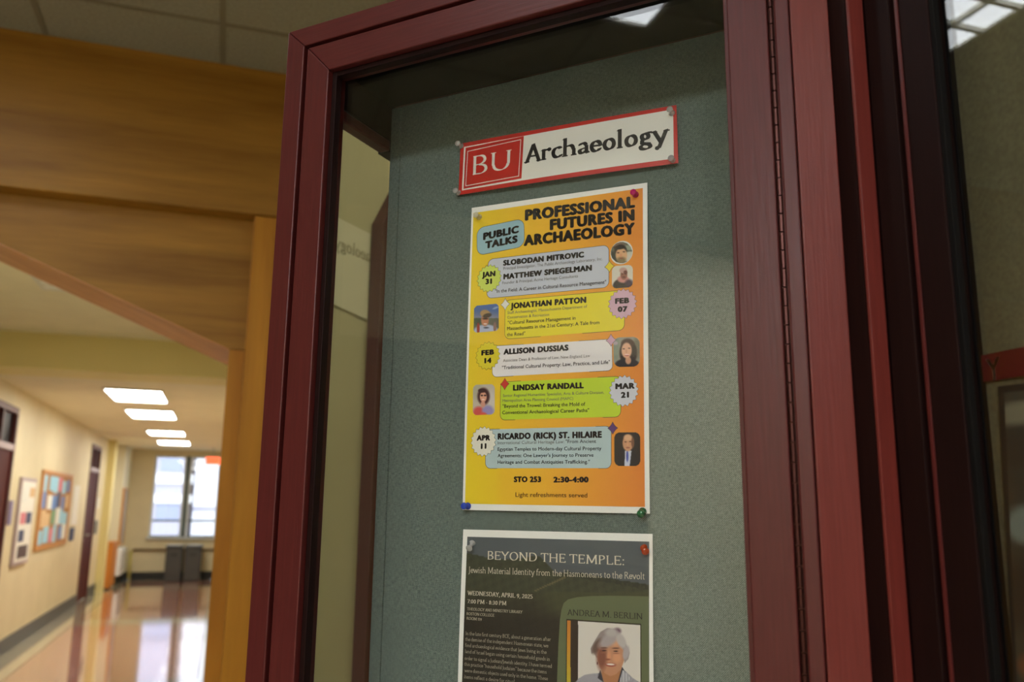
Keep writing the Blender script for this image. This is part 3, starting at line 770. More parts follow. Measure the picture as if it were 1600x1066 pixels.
# ------------------------------------------------------------------ nameplate sign
RED, WHITE, DARK = (196, 40, 34), (236, 234, 226), (38, 36, 36)
sg_ = Sheet('name_sign', [(720.5, 225), (1057.5, 165), (1061, 256.5), (718, 306)], DS, mpb, RZ, W45,
            bow=lambda u, v: .003*math.sin(math.pi*u)*(1-v)+.0015*(1-v)+.001*math.sin(3*u), mat_='print_gloss', paper=RED)
tag(sg_.e, 'red bordered white nameplate with red square emblem pinned at the top of the cloth', 'sign')
sg_.polys('white_field', [([sg_.loc(p) for p in ((726, 230.5), (1052.5, 172), (1054, 249.5), (723.5, 299))], lin(WHITE))], 1)
sg_.polys('emblem_square', [([sg_.loc(p) for p in ((728.5, 232), (820, 214), (818, 281.5), (726, 296.5))], lin(RED)),
    ], 2)
lw = []
q = [sg_.loc(p) for p in ((731.5, 237), (816, 219), (814, 278), (729, 292.5))]
q2 = sg_.grow(q, -.0012)
for i in range(4): lw.append(([q[i], q[(i+1) % 4], q2[(i+1) % 4], q2[i]], lin(WHITE)))
sg_.polys('emblem_line', lw, 3)
o_ = []
sg_.line('BU', (740.5, 275), (801, 265.5), 29.5, 'serif', rgb=WHITE, wt=80, hair=24, out=o_)
sg_.line('Archaeology', (821.5, 257.5), (1048, 222), 28, 'serif', rgb=DARK, wt=128, hair=46, out=o_)
sg_.polys('lettering', o_, 4)

# ------------------------------------------------------------------ yellow poster
def bow1(u, v): return .0025*(1-v)**2*math.sin(math.pi*u)+.0012*math.sin(math.pi*v)+.002*max(0, v-.93)*8*(1-abs(2*u-1))*.3
P1 = Sheet('talks_poster', [(738, 325.5), (1012, 286), (1016, 803), (723.5, 797)], DS, mpb, RZ, W45, bow=bow1)
tag(P1.e, 'yellow and orange talks poster with five date badges pinned below the nameplate', 'poster')
def bgc(x, y):
    t = min(1, max(0, (x-725)/285)); t = t*.9+.1*(y-300)/500*(1 if t > .2 else 0)
    t = min(1, max(0, t)); a, b, c_ = (234, 206, 36), (236, 176, 44), (226, 128, 44)
    return tuple(a[i]*(1-2*t)+b[i]*2*t for i in range(3)) if t < .5 else tuple(b[i]*(2-2*t)+c_[i]*(2*t-1) for i in range(3))
P1.paint('printed_ground', [(740.5, 333.5), (1005, 294.5), (1008.5, 792.5), (727.5, 787.5)], bgc, 24, 40, 1)
INK, LN = (34, 28, 26), (70, 60, 50)
def panel(name, quad, rgb, r=.18):
    P = P1.rrect(quad, r); o1 = P1.polys(name, [(P, lin(rgb))], 3)
    Q = P1.grow(P, .0005); n = len(P)
    P1.polys('outline', [([P[i], P[(i+1) % n], Q[(i+1) % n], Q[i]], lin(LN)) for i in range(n)], 4, parent=o1, cut=False)
    return o1
def badge(c0, r, rgb):
    P = P1.star(c0, r, 18, .86, 5); o1 = P1.polys('date_badge', [(t, lin(rgb)) for t in P1.fan(P)], 5)
    Q = P1.grow(P, .0004); n = len(P)
    P1.polys('outline', [([P[i], P[(i+1) % n], Q[(i+1) % n], Q[i]], lin(LN)) for i in range(n)], 6, parent=o1, cut=False)
def spark(c0, r, rgb):
    P = []
    for i in range(8):
        pass
    c_ = P1.loc(c0); rr = abs(P1.loc((c0[0], c0[1]-r))[1]-c_[1]); N_ = 24
    for i in range(N_):
        t = 2*math.pi*i/N_; k = (abs(math.cos(t))**.62*1)**1; 
        x = math.copysign(abs(math.cos(t))**2.6, math.cos(t)); z = math.copysign(abs(math.sin(t))**2.6, math.sin(t))
        P.append((c_[0]+rr*.85*x, c_[1]+rr*z))
    o1 = P1.polys('four_point_star', [(t, lin(rgb)) for t in P1.fan(P)], 7)
    Q = P1.grow(P, .0004); n = len(P)
    P1.polys('outline', [([P[i], P[(i+1) % n], Q[(i+1) % n], Q[i]], lin(LN)) for i in range(n)], 8, parent=o1, cut=False)
panel('caption_panel', [(746.5, 357.5), (819.5, 342.5), (820.5, 385.5), (747, 400)], (150, 186, 196), .28)
panel('talk_panel', [(764.4, 406.5), (952.2, 384), (952.4, 449.5), (762.3, 467)], (196, 200, 212), .14)
panel('talk_panel', [(791.2, 470.5), (977, 454.6), (976.6, 516.5), (790.8, 530.6)], (232, 216, 40), .14)
panel('talk_panel', [(771.8, 542), (957.4, 531), (958.4, 579.5), (771.2, 589.8)], (232, 226, 226), .16)
panel('talk_panel', [(784.6, 598), (971.5, 589), (971, 651.8), (783.7, 656.8)], (190, 214, 44), .14)
panel('talk_panel', [(760.5, 671.8), (956.4, 666.7), (956.4, 732), (760.5, 732)], (178, 198, 200), .14)
badge((765.8, 436), 21.5, (206, 220, 96)); badge((973.9, 475.7), 23.5, (214, 172, 190)); badge((764, 556.8), 22, (224, 206, 44))
badge((976, 611.5), 24.5, (206, 206, 216)); badge((757.1, 690.3), 23.5, (226, 222, 206))
spark((953.6, 417.5), 9, (232, 208, 50)); spark((791.2, 476.5), 9, (226, 224, 220)); spark((956.3, 532.6), 9.5, (206, 160, 186))
spark((790.9, 600.9), 9, (206, 52, 44)); spark((959.1, 669.6), 9.5, (86, 50, 110))
B_ = .084
big = []; L_ = P1.line
for t, a, b, h in (('PROFESSIONAL', (821.2, 344.9), (993.4, 324.1), 15), ('FUTURES IN', (860.2, 359.8), (992.7, 344.4), 15), ('ARCHAEOLOGY', (819.5, 384.6), (993.4, 365.6), 15),
                   ('PUBLIC', (756.1, 375.7), (812, 363.9), 10), ('TALKS', (759.3, 389.2), (810.2, 379.1), 10),
                   ('SLOBODAN MITROVIC', (787.7, 415.8), (914, 402.6), 7.6), ('MATTHEW SPIEGELMAN', (788.1, 437.3), (926.4, 423.3), 7.6),
                   ('JAN', (754.7, 434), (775.7, 431.9), 7.4), ('31', (760.2, 444.9), (770.4, 443.9), 7.4),
                   ('JONATHAN PATTON', (799.5, 483.1), (917.7, 473.6), 8), ('FEB', (962.5, 475.5), (984.8, 474), 7.6), ('07', (966.6, 488.3), (982.1, 487.4), 7.6),
                   ('ALLISON DUSSIAS', (788.7, 554.7), (890.3, 548), 7.8), ('FEB', (754, 556), (774.1, 554.3), 7.2), ('14', (758.8, 568.1), (770, 567.5), 7.2),
                   ('LINDSAY RANDALL', (803.7, 610.8), (914.3, 607), 8), ('MAR', (963.1, 608.6), (993.5, 607.5), 8), ('21', (971.7, 622.1), (984.5, 621.4), 8),
                   ('RICARDO (RICK) ST. HILAIRE', (779.7, 686.9), (942.4, 684), 8.6), ('APR', (746.6, 688.7), (768, 688.3), 7.5), ('11', (753.1, 701.6), (762.1, 701.1), 7.5),
                   ('STO 253', (805.1, 753.3), (847.9, 753.3), 7.8), ('2:30-4:00', (867, 753.8), (921.9, 753.8), 7.8)):
    L_(t, a, b, h, bold=B_, rgb=INK, out=big)
o = P1.polys('bold_lettering', big, 9, cut=False)
sm = []
for t, a, b, h in (('"In the Field: A Career in Cultural Resource Management"', (775.3, 458.8), (948.7, 444.3), 5.2),
                   ('"Cultural Resource Management in', (795.3, 507.9), (901.2, 500.4), 5.2), ('Massachusetts in the 21st Century: A Tale from', (794.3, 517), (938.4, 507.3), 5.2), ('the Road"', (793.9, 526.5), (822.6, 524.4), 5.2),
                   ('"Traditional Cultural Property: Law, Practice, and Life"', (786.5, 578), (954.9, 569.2), 5.2),
                   ('"Beyond the Trowel: Breaking the Mold of', (787.5, 638), (916.5, 634.7), 5.2), ('Conventional Archaeological Career Paths"', (786.9, 648), (922.6, 644.4), 5.2),
                   ('"From Ancient', (886.1, 693), (933.4, 692.6), 5.2), ('Egyptian Temples to Modern-day Cultural Property', (779.7, 705), (941.7, 703.8), 5.2),
                   ("Agreements: One Lawyer's Journey to Preserve", (779.7, 715), (929.4, 714.2), 5.2), ('Heritage and Combat Antiquities Trafficking."', (779.7, 725.2), (923.7, 724.8), 5.2)):
    L_(t, a, b, h, bold=.014, rgb=(52, 46, 50), out=sm)
for t, a, b, h in (('Principal Investigator, The Public Archaeology Laboratory, Inc.', (788.1, 422.8), (942.9, 407.5), 4.4), ('Founder & Principal, Acme Heritage Consultants', (786.5, 445.3), (904.7, 434.4), 4.4),
                   ('Staff Archaeologist, Massachusetts Department of', (794.9, 491.8), (919.2, 481.8), 4.4), ('Conservation & Recreation', (794.7, 499.2), (859.9, 494.7), 4.4),
                   ('Associate Dean & Professor of Law, New England Law', (788.1, 566.5), (923.9, 558.9), 4.4),
                   ('Senior Regional Humanities Specialist, Arts & Culture Division,', (788, 621.2), (945.8, 616), 4.4), ('Metropolitan Area Planning Council (MAPC)', (787.5, 629), (897.8, 625.7), 4.4),
                   ('International Cultural Heritage Law:', (779.7, 695), (883.9, 693.2), 4.8)):
    L_(t, a, b, h, bold=0, rgb=(104, 98, 96), out=sm)
L_('Light refreshments served', (807.8, 776.5), (919.9, 777.7), 6.8, bold=.004, rgb=(92, 60, 30), out=sm)
P1.polys('fine_lettering', sm, 9, cut=False)
# printed portraits
SK = (196, 142, 108)
def f1():
    return painter((96, 98, 84), [('e', 966, 384, 12, 5, (120, 100, 84), .5), ('e', 984, 388, 8, 4, (150, 160, 140), .6), ('e', 986, 397, 7, 3, (196, 196, 180), .6), ('e', 983, 404, 10, 6, (206, 200, 186), .4),
        ('e', 960, 405, 9, 11, (52, 58, 52), .4), ('e', 971, 392, 9.5, 9, (44, 36, 30), .25), ('e', 972, 399.5, 9, 11, (218, 168, 124), .25), ('e', 972, 407, 7, 4.6, (134, 116, 78), .7),
        ('e', 967, 396, 2, 1, (90, 56, 40), .8), ('e', 976, 394.5, 2, 1, (90, 56, 40), .8), ('e', 971.5, 400, 1.6, 2.6, (214, 150, 110), .8), ('e', 972, 404.6, 3.2, 1, (150, 80, 66), .8), ('e', 968, 388, 8, 2.8, (50, 40, 32), .4)])
def f2():
    return painter((216, 210, 196), [('e', 974, 448, 15, 12, (54, 46, 42), .15), ('e', 975, 437.5, 9, 5.5, (206, 140, 132), .4), ('e', 976, 430, 5.4, 8, (146, 92, 74), .3), ('e', 975, 423.5, 6, 4.5, (190, 150, 140), .4), ('e', 978.5, 426.5, 3, 3, (110, 60, 52), .5),
        ('e', 973.5, 429, 1.1, .7, (60, 34, 30), .8), ('e', 978.5, 429, 1.1, .7, (60, 34, 30), .8), ('e', 976, 434, 2.4, .8, (90, 44, 40), .8), ('e', 984, 444, 6, 6, (70, 50, 66), .8)])
def f3():
    return painter(lambda x, y: (74, 104, 160) if y < 486 else tuple((74+60*(y-486)/12, 104+30*(y-486)/12, 160-10*(y-486)/12)) if y < 498 else (92, 100, 84),
        [('e', 776, 482, 5, 1.4, (150, 170, 200), .8, -20), ('e', 748, 503, 8, 5, (70, 84, 66), .6), ('e', 775, 506, 8, 6, (96, 92, 84), .6), ('e', 761, 520, 20, 12, (176, 184, 212), .2), ('e', 749, 514, 2.4, 9, (160, 60, 50), .3), ('e', 775, 512, 2.4, 8, (140, 104, 96), .4),
         ('e', 759.5, 501.5, 6, 9, (190, 122, 88), .3), ('e', 760, 491, 8, 6, (176, 138, 92), .3, 10), ('e', 763, 494, 7, 3.4, (66, 54, 44), .4, -15), ('e', 760, 499, 4.6, 1.2, (56, 40, 36), .6), ('e', 760, 507, 2.8, 1, (230, 210, 200), .7), ('e', 761.5, 513, 4, 1.2, (60, 60, 80), .8)])
def f4():
    return painter((146, 144, 132), [('e', 964, 545, 5, 20, (128, 138, 124), .5), ('e', 963, 537, 4, 3, (176, 156, 166), .6), ('e', 996, 545, 6, 16, (110, 104, 88), .6), ('e', 983, 552, 13.5, 20, (42, 26, 24), .2), ('e', 982, 538, 10, 8, (70, 42, 34), .3),
        ('e', 981.5, 571, 19, 10, (26, 26, 34), .2), ('e', 983, 564, 4.5, 6, (206, 150, 118), .4), ('e', 980.5, 548.5, 8, 12.2, (224, 168, 138), .22), ('e', 976, 546, 1.8, .9, (80, 50, 44), .7), ('e', 984.5, 545, 1.8, .9, (80, 50, 44), .7), ('e', 980, 550, 1.2, 2.6, (206, 146, 118), .8), ('e', 981, 555, 3.6, 1.1, (240, 200, 190), .6), ('e', 981, 556.4, 3.4, .7, (170, 80, 76), .8)])
def f5():
    return painter((196, 184, 168), [('e', 748, 612, 8, 14, (176, 170, 150), .7), ('e', 770, 625, 5, 14, (206, 196, 186), .7), ('e', 757.5, 620, 9.5, 13, (66, 30, 34), .35), ('e', 750, 645, 9, 9, (206, 80, 76), .5), ('e', 764, 643, 9, 9, (150, 140, 190), .5), ('e', 757, 650, 6, 5, (220, 90, 70), .6), ('e', 756.5, 632, 3.6, 5, (210, 150, 130), .4),
        ('e', 757, 621, 5.4, 8, (222, 158, 132), .25), ('e', 754.8, 618.6, 1.9, 1.3, (50, 34, 36), .7), ('e', 759.8, 618.6, 1.9, 1.3, (50, 34, 36), .7), ('e', 757, 625, 2.4, .8, (244, 220, 210), .6), ('e', 755, 611, 6, 3.4, (60, 28, 32), .4)])
def f6():
    return painter((34, 28, 26), [('e', 982, 716, 14, 18, (22, 22, 28), .3), ('p', [(978, 705), (984, 703), (988, 705), (985, 730), (977, 730)], (200, 204, 222)), ('e', 981.5, 713, 1.8, 9, (70, 84, 170), .4), ('e', 982.5, 693, 8.4, 12.5, (206, 150, 112), .22), ('e', 982.5, 684, 6.6, 5, (222, 172, 134), .5), ('e', 990, 692, 2.4, 8, (120, 78, 56), .6),
        ('e', 978.8, 691, 1.8, .8, (80, 46, 34), .7), ('e', 986, 690.6, 1.8, .8, (80, 46, 34), .7), ('e', 982, 695, 1.3, 2.6, (220, 160, 122), .8), ('e', 982.5, 700, 3, .9, (150, 80, 66), .7)])
ci = P1.star((972.2, 395.6), 18.2, 24, 1.0); P1.polys('portrait_mat', [(ci, lin((224, 222, 216)))], 3)
P1.paint('portrait_photo', [(955.6, 379.4), (988.8, 379), (988.8, 412), (955.6, 412.4)], f1(), 48, 48, 5, .5)
P1.paint('portrait_photo', [(957.4, 417), (990, 414.6), (990, 449.6), (957.4, 452)], f2(), 46, 48, 4, .24)
P1.paint('portrait_photo', [(742.5, 479), (780.8, 475), (781.3, 517.5), (741.6, 521)], f3(), 52, 56, 4, .16)
P1.paint('portrait_photo', [(959.4, 528.5), (1000.7, 527), (1001, 573.3), (960.5, 574.5)], f4(), 56, 60, 4, .26)
P1.paint('portrait_photo', [(741, 602), (775, 601), (775, 648), (740.5, 649.5)], f5(), 48, 60, 4, .2)
P1.paint('portrait_photo', [(961.3, 676.4), (1001.4, 676), (1001.6, 728.5), (961.5, 728.5)], f6(), 54, 64, 4, .22)

# ------------------------------------------------------------------ dark poster (its lower half runs out of the frame)
def ext(p, q, k): return (p[0]+(q[0]-p[0])*k, p[1]+(q[1]-p[1])*k)
TL, TR = (724.7, 827.4), (1020.2, 834.5); BL, BR = ext(TL, (717.3, 1066), 1.60), ext(TR, (1022.5, 1066), 1.60)
P2 = Sheet('lecture_poster', [TL, TR, BR, BL], DS, mpb, RZ, W45, bow=lambda u, v: .0015*math.sin(math.pi*v)+.003*max(0, v-.9)*10*u*(1-u))
tag(P2.e, 'dark landscape lecture poster with a printed portrait, pinned below the yellow poster', 'poster')
def land(x, y):
    n = math.sin(x*.31+y*.2)*math.sin(x*.13-y*.27)+.6*math.sin(x*.9+1.7*math.sin(y*.6))*math.sin(y*.8)
    ridge = 868+(x-725)*.04+4*math.sin(x*.05)+(6 if x > 860 else 0)
    r2_ = 893+abs(x-888)*.17 if x > 868 else 870+max(0, x-845)*1.0
    ridge = min(ridge, r2_) if x > 845 else ridge
    if y < ridge: c_ = (82, 90, 94)
    elif x > 845 and y < r2_: c_ = (78, 86, 90)
    elif y < 925: c_ = (58+5*n, 62+5*n, 46+4*n)
    else:
        k = min(1, (y-925)/45); c_ = tuple(a*(1-k)+b*k for a, b in zip((54+5*n, 56+5*n, 40+3*n), (36+2*n, 34+2*n, 28+2*n)))
        e_ = .5*min(1, max(0, (x-830)/40))*min(1, max(0, (970-y)/20)); c_ = tuple(a*(1-e_)+b*e_ for a, b in zip(c_, (76, 80, 50)))
    d = abs((y-923)-(x-838)*(-20/44)); 
    if 836 < x < 884 and d < 1.2: c_ = tuple(a*.6+b*.4 for a, b in zip(c_, (160, 144, 96)))
    if x > 890 and abs(y-(r2_+3)) < 4 and n > -.2: c_ = (44, 50, 38)
    return c_
iL, iR = (731.2, 838.8), (1015.1, 846.5); iBL, iBR = ext(iL, (723.8, 1066), 1.6), ext(iR, (1015.8, 1066), 1.6)
P2.paint('printed_landscape', [iL, iR, iBR, iBL], land, 150, 190, 1)
arch = [(870.5, 1180), (872, 1066), (874.3, 1004.7), (876.6, 967.7), (879, 952), (882.4, 942.3), (889, 936.5), (903.1, 933.1), (925, 931.3), (953.9, 930.8), (985, 931.2), (1015.1, 932), (1015.8, 1180)]
P2.polys('arched_panel', [([P2.loc(p) for p in arch], lin((96, 104, 74)))], 2)
fr = [(886.6, 967), (1003.2, 974.6), (1004.2, 1130), (885.4, 1130)]
P2.polys('portrait_border', [([P2.loc(p) for p in fr], lin((44, 40, 26)))], 3)
HX = lambda x: 870+x/9.19
HY = lambda y: 950+y/9.19
def pf():
    P = lambda pts: [(HX(a), HY(b)) for a, b in pts]
    E = lambda cx, cy, rx, ry, rgb, soft, an=0: ('e', HX(cx), HY(cy), rx/9.19, ry/9.19, rgb, soft, an)
    def bg(x, y):
        if x < HX(213): k = (y-967)/100; return (206-30*abs(k-.4), 120+50*min(1, max(0, k)), 44)
        if x < HX(322): return (52, 40, 32)
        return (216, 208, 198)
    def shirt(x, y):
        return (206, 200, 206) if math.sin((x*1.0+y*.5)*3.1) > 0 else (70, 66, 80)
    return painter(bg, [('p', P([(270, 1070), (330, 1010), (420, 955), (560, 935), (700, 930), (900, 960), (1000, 900), (1100, 1000), (1200, 1060), (1215, 1500), (250, 1500)]), shirt),
        E(800, 950, 150, 170, (176, 118, 80), .3),
        ('p', P([(950, 840), (1010, 930), (930, 1066), (890, 1066)]), (40, 38, 52)), ('p', P([(640, 880), (690, 1066), (600, 1000)]), (60, 56, 66)),
        ('p', P([(960, 880), (1090, 1010), (1000, 1066), (910, 1066)]), lambda x, y: (222, 218, 222) if math.sin(x*4.2) > -.2 else (60, 60, 76)),
        ('p', P([(740, 285), (640, 340), (570, 450), (500, 580), (515, 655), (545, 640), (590, 720), (700, 600), (900, 450), (975, 620), (985, 790), (1040, 730), (1062, 640), (1020, 540), (940, 400), (860, 305)]), (150, 136, 132)),
        E(600, 545, 60, 120, (104, 82, 74), .6, 30), E(880, 330, 55, 45, (110, 82, 94), .8),
        ('p', P([(600, 640), (640, 560), (700, 500), (760, 450), (880, 420), (940, 520), (975, 620), (978, 760), (940, 870), (860, 950), (780, 975), (700, 930), (640, 860), (600, 740)]), (192, 136, 104)),
        E(660, 700, 70, 180, (132, 78, 62), .8), E(850, 480, 80, 70, (214, 158, 122), .8), E(880, 710, 60, 70, (216, 150, 112), .8),
        E(760, 460, 160, 80, (170, 158, 158), .6, -35), E(940, 470, 60, 120, (186, 176, 172), .5, -25), E(1010, 640, 45, 100, (176, 164, 164), .5, 10), E(800, 350, 90, 60, (182, 172, 168), .7),
        E(695, 608, 30, 9, (60, 36, 34), .9), E(862, 618, 30, 9, (56, 34, 32), .9), E(690, 640, 44, 8, (150, 96, 72), .9), E(868, 648, 44, 8, (160, 104, 80), .9), E(690, 570, 50, 10, (110, 74, 60), .8), E(860, 575, 50, 10, (110, 74, 60), .8),
        E(765, 690, 28, 70, (214, 146, 110), .9), E(745, 735, 40, 12, (140, 78, 60), .9), E(788, 812, 74, 27, (150, 70, 60), .5, 3), E(788, 806, 58, 13, (232, 222, 212), .5, 3), E(597, 790, 8, 22, (90, 40, 44), .6)])
P2.paint('portrait_photo', [(888, 969.2), (1001.8, 976.6), (1002.6, 1125), (886.8, 1125)], pf(), 180, 230, 5)
o_ = []; LT = (216, 206, 186)
for t, a, b, h, wt, rgb in (('BEYOND THE TEMPLE:', (763.5, 874.2), (976.3, 883.2), 13, 84, LT), ('Jewish Material Identity from the Hasmoneans to the Revolt', (733.5, 895), (1008.6, 905.4), 9.6, 62, LT),
    ('WEDNESDAY, APRIL 9, 2025', (732.3, 929.6), (833.9, 935.4), 6.5, 100, LT), ('7:00 PM - 8:30 PM', (732.3, 942.3), (793, 945.8), 6.3, 100, LT),
    ('THEOLOGY AND MINISTRY LIBRARY', (731.9, 953.4), (818.2, 958.5), 4.4, 100, (190, 180, 160)), ('BOSTON COLLEGE', (731.2, 960.8), (774.3, 963.6), 4.4, 100, (190, 180, 160)), ('ROOM 119', (731.2, 967.9), (754.7, 970), 4.4, 100, (190, 180, 160)),
    ('ANDREA M. BERLIN', (888.1, 960.8), (1005.2, 967.7), 9, 84, (40, 38, 30))):
    P2.line(t, a, b, h, 'serif', rgb=rgb, wt=wt, hair=34, out=o_)
P2.polys('lettering', o_, 6, cut=False)
o_ = []; BT = (176, 168, 152)
body = [('In the late first century BCE, about a generation after', (729.7, 991.9), (862.5, 1001.6)), ('the demise of the independent Hasmonean state, we', (729.3, 1000.9), (858.6, 1011.4)),
    ('find archaeological evidence that Jews living in the', (729, 1010.3), (855.8, 1021.5)), ('land of Israel began using certain household goods in', (728.6, 1019.9), (861, 1032.4)),
    ('order to signal a Judean/Jewish identity. I have termed', (728.1, 1030.5), (864, 1043.3)), ('this practice "household Judaism" because the items', (727.8, 1039.7), (855.8, 1052.2)),
    ('were domestic objects used only in the home. These', (727.6, 1049.6), (857.9, 1062.6)), ('items reflect a desire for ritual', (727.2, 1059.4), (806, 1067.4))]
for t, a, b in body: P2.line(t, a, b, 5.6, 'serif', rgb=BT, wt=70, hair=34, out=o_)
P2.polys('body_text', o_, 6, cut=False)

# ------------------------------------------------------------------ painted reflection: sheet with reversed lettering behind the side glass
def W45n(D_, Tn, z): return W45(Tn, D_, z)
def pside(a, b, T0=-1.198):
    v = fw*FPX + rt*(a-800) - up*(b-533); t = T0/(S2*(v.x-v.y)); return (S2*(v.x+v.y)*t, v.z*t+1.5)
ws = Sheet('painted_reflection', [(518, 336), (578, 366), (573, 500), (508, 470)], -1.196, pside, R(45), lambda a, D_, z: W45(-1.197, a, z), paper=(222, 212, 164))
tag(ws.e, 'cream sheet with a painted reflection of faint reversed lettering behind the glass side of the display case', 'reflection')
o_ = []
ws.line('aeology', (577, 410), (520, 386), 19, 'serif', rgb=(176, 164, 120), wt=120, hair=40, out=o_)
ws.polys('lettering', o_, 3, cut=False)

# ------------------------------------------------------------------ right case papers
def px2(a, b, X=.5305):
    v = fw*FPX + rt*(a-800) - up*(b-533); t = X/v.x; return (-v.y*t, v.z*t+1.5)
def W2(s_, D_, z): return Vector((D_, -s_, z))
s2 = Sheet('letter_sign', [(1534, 556), (1660, 530), (1661, 578), (1536, 598)], .5305, px2, RZ2, W2, paper=(84, 18, 20))
tag(s2.e, 'dark red sign with a pale letter Y inside the right case', 'sign')
o_ = []; s2.line('Y', (1546, 596), (1567, 592), 34, 'sans', rgb=(196, 190, 176), bold=.005, out=o_); s2.polys('lettering', o_, 3, cut=False)
s3 = Sheet('framed_photograph_print', [(1561, 604), (1680, 590), (1696, 1130), (1590, 1150)], .5305, px2, RZ2, W2, paper=(34, 34, 32))
tag(s3.e, 'dark tall photo print below the red letter sign in the right case', 'poster')
s3.paint('printed_picture', [(1571, 614), (1676, 600), (1690, 1110), (1594, 1128)], painter((58, 58, 50), [('e', 1600, 645, 60, 18, (120, 116, 96), .4, -8), ('e', 1600, 700, 60, 30, (50, 50, 44), .4), ('e', 1604, 820, 30, 30, (120, 130, 120), .5), ('e', 1600, 930, 50, 50, (44, 44, 40), .5), ('e', 1620, 1040, 30, 20, (110, 70, 50), .6)]), 30, 80, 2)

# ------------------------------------------------------------------ lights (fixtures)
def ceiling_light(x0, x1, y0, y1, z, dm, label, group, cells=None):
    e = empty('ceiling_light', ((x0+x1)/2, (y0+y1)/2, z)); tag(e, label, 'ceiling light', group); off = e.location
    fr_ = MB(); t = .018
    fr_.box(x0, x1, y0, y0+t, z-.022, z-.001).box(x0, x1, y1-t, y1, z-.022, z-.001).box(x0, x0+t, y0+t, y1-t, z-.022, z-.001).box(x1-t, x1, y0+t, y1-t, z-.022, z-.001)
    fr_.build('frame', M['lamp_frame'], e, off=off)
    box('diffuser', x0+t, x1-t, y0+t, y1-t, z-.012, z-.002, M[dm], e, off=off)
    if cells:
        lv = MB()
        for k in range(1, cells): 
            xx = x0+(x1-x0)*k/cells; lv.box(xx-.008, xx+.008, y0+t, y1-t, z-.03, z-.012)
            yy = y0+(y1-y0)*k/cells; lv.box(x0+t, x1-t, yy-.008, yy+.008, z-.03, z-.012)
        lv.build('louvre', M['lamp_frame'], e, off=off)
FG = 'foyer ceiling lights'
ceiling_light(-1.43, -.82, -.29, .32, ZF, 'diffuser_near', 'square foyer ceiling light mirrored at the top of the large glass pane', FG, 2)
ceiling_light(-1.45, -.84, 1.75, 2.36, ZF, 'diffuser_near', 'square foyer ceiling light mirrored at the top right in the dark case glass', FG, 4)
ceiling_light(-.2, .41, -2.3, -1.7, ZF, 'diffuser_soft', 'square foyer ceiling light behind the viewer', FG, 3)
ceiling_light(-3.2, -2.6, -3.4, -2.2, ZF, 'diffuser', 'long foyer ceiling light facing the angled display case', FG)
ceiling_light(-2.4, -1.8, -3.4, -2.2, ZF, 'diffuser', 'middle one of the long foyer ceiling lights behind the viewer', FG)
ceiling_light(-1.6, -1.0, -3.9, -2.7, ZF, 'diffuser', 'long foyer ceiling light nearest the back wall', FG)
HG = 'recessed lights of the hall ceiling'
for i, (y0, y1) in enumerate(((9.12, 10.15), (11.1, 12.1), (14.2, 15.0), (16.4, 17.3))):
    ceiling_light(-1.2, -.645, y0, y1, ZC, 'diffuser_hall', ('nearest of the four hall ceiling lights', 'second nearest of the four hall ceiling lights', 'third of the four hall ceiling lights, counting from the portal', 'farthest hall ceiling light, just before the window')[i], HG)
ceiling_light(-1.2, -.6, 4.0, 5.2, ZM, 'diffuser_hall', 'unseen light added just past the wooden portal, hidden by its sloping edge', HG)  # hidden fixture added to light the middle bay
ceiling_light(.75, 1.36, 1.2, 1.8, ZF, 'diffuser_soft', 'unseen light added in the nook behind the angled case to brighten the wall', FG)  # unseen fixture added to light the pier behind the side glass
vt = empty('ceiling_vent', (-.95, 5.8, ZM)); tag(vt, 'pale ceiling vent past the portal, only its corner showing under the sloping edge', 'ceiling vent'); off = vt.location
box('frame', -1.24, -.65, 5.4, 6.2, ZM-.012, ZM-.001, M['lamp_frame'], vt, off=off)
for k in range(6): box('slat', -1.2, -.69, 5.45+k*.12, 5.5+k*.12, ZM-.022, ZM-.0125, M['white_paint'], vt, off=off)

# ------------------------------------------------------------------ hall furnishings
def hall_door(n, y0, y1):
    d = struct(empty('door_%d' % n, (-2.03, (y0+y1)/2, 0))); off = d.location
    box('door_jamb', -2.06, -1.985, y0, y0+.06, 0, 2.42, M['door_frame'], d, off=off); box('door_jamb', -2.06, -1.985, y1-.06, y1, 0, 2.42, M['door_frame'], d, off=off)
    box('door_head', -2.06, -1.985, y0+.06, y1-.06, 2.36, 2.42, M['door_frame'], d, off=off)
    box('transom_bar', -2.05, -1.984, y0+.06, y1-.06, 2.0, 2.06, M['rail_l'], d, off=off)
    box('transom_mullion', -2.05, -1.99, (y0+y1)/2-.02, (y0+y1)/2+.02, 2.06, 2.36, M['door_frame'], d, off=off)
    box('transom_pane', -2.035, -2.03, y0+.06, y1-.06, 2.06, 2.36, M['dark_glass'], d, off=off)
    box('door_leaf', -2.05, -2.005, y0+.063, y1-.063, .01, 1.998, M['door'], d, off=off)
    b = MB(); b.tube((-2.005, y0+.14, 1.02), (-1.95, y0+.14, 1.02), .012).tube((-1.95, y0+.14, 1.02), (-1.95, y0+.26, 1.02), .011); b.box(-2.005, -1.998, y0+.11, y0+.17, .92, 1.12)
    b.build('door_handle', M['steel'], d, off=off)
    box('dark_room', -2.6, -2.12, y0, y1, 0, 2.42, M['dark_base'], d, off=off)
hall_door(1, 8.45, 9.6); hall_door(2, 14.78, 15.82)

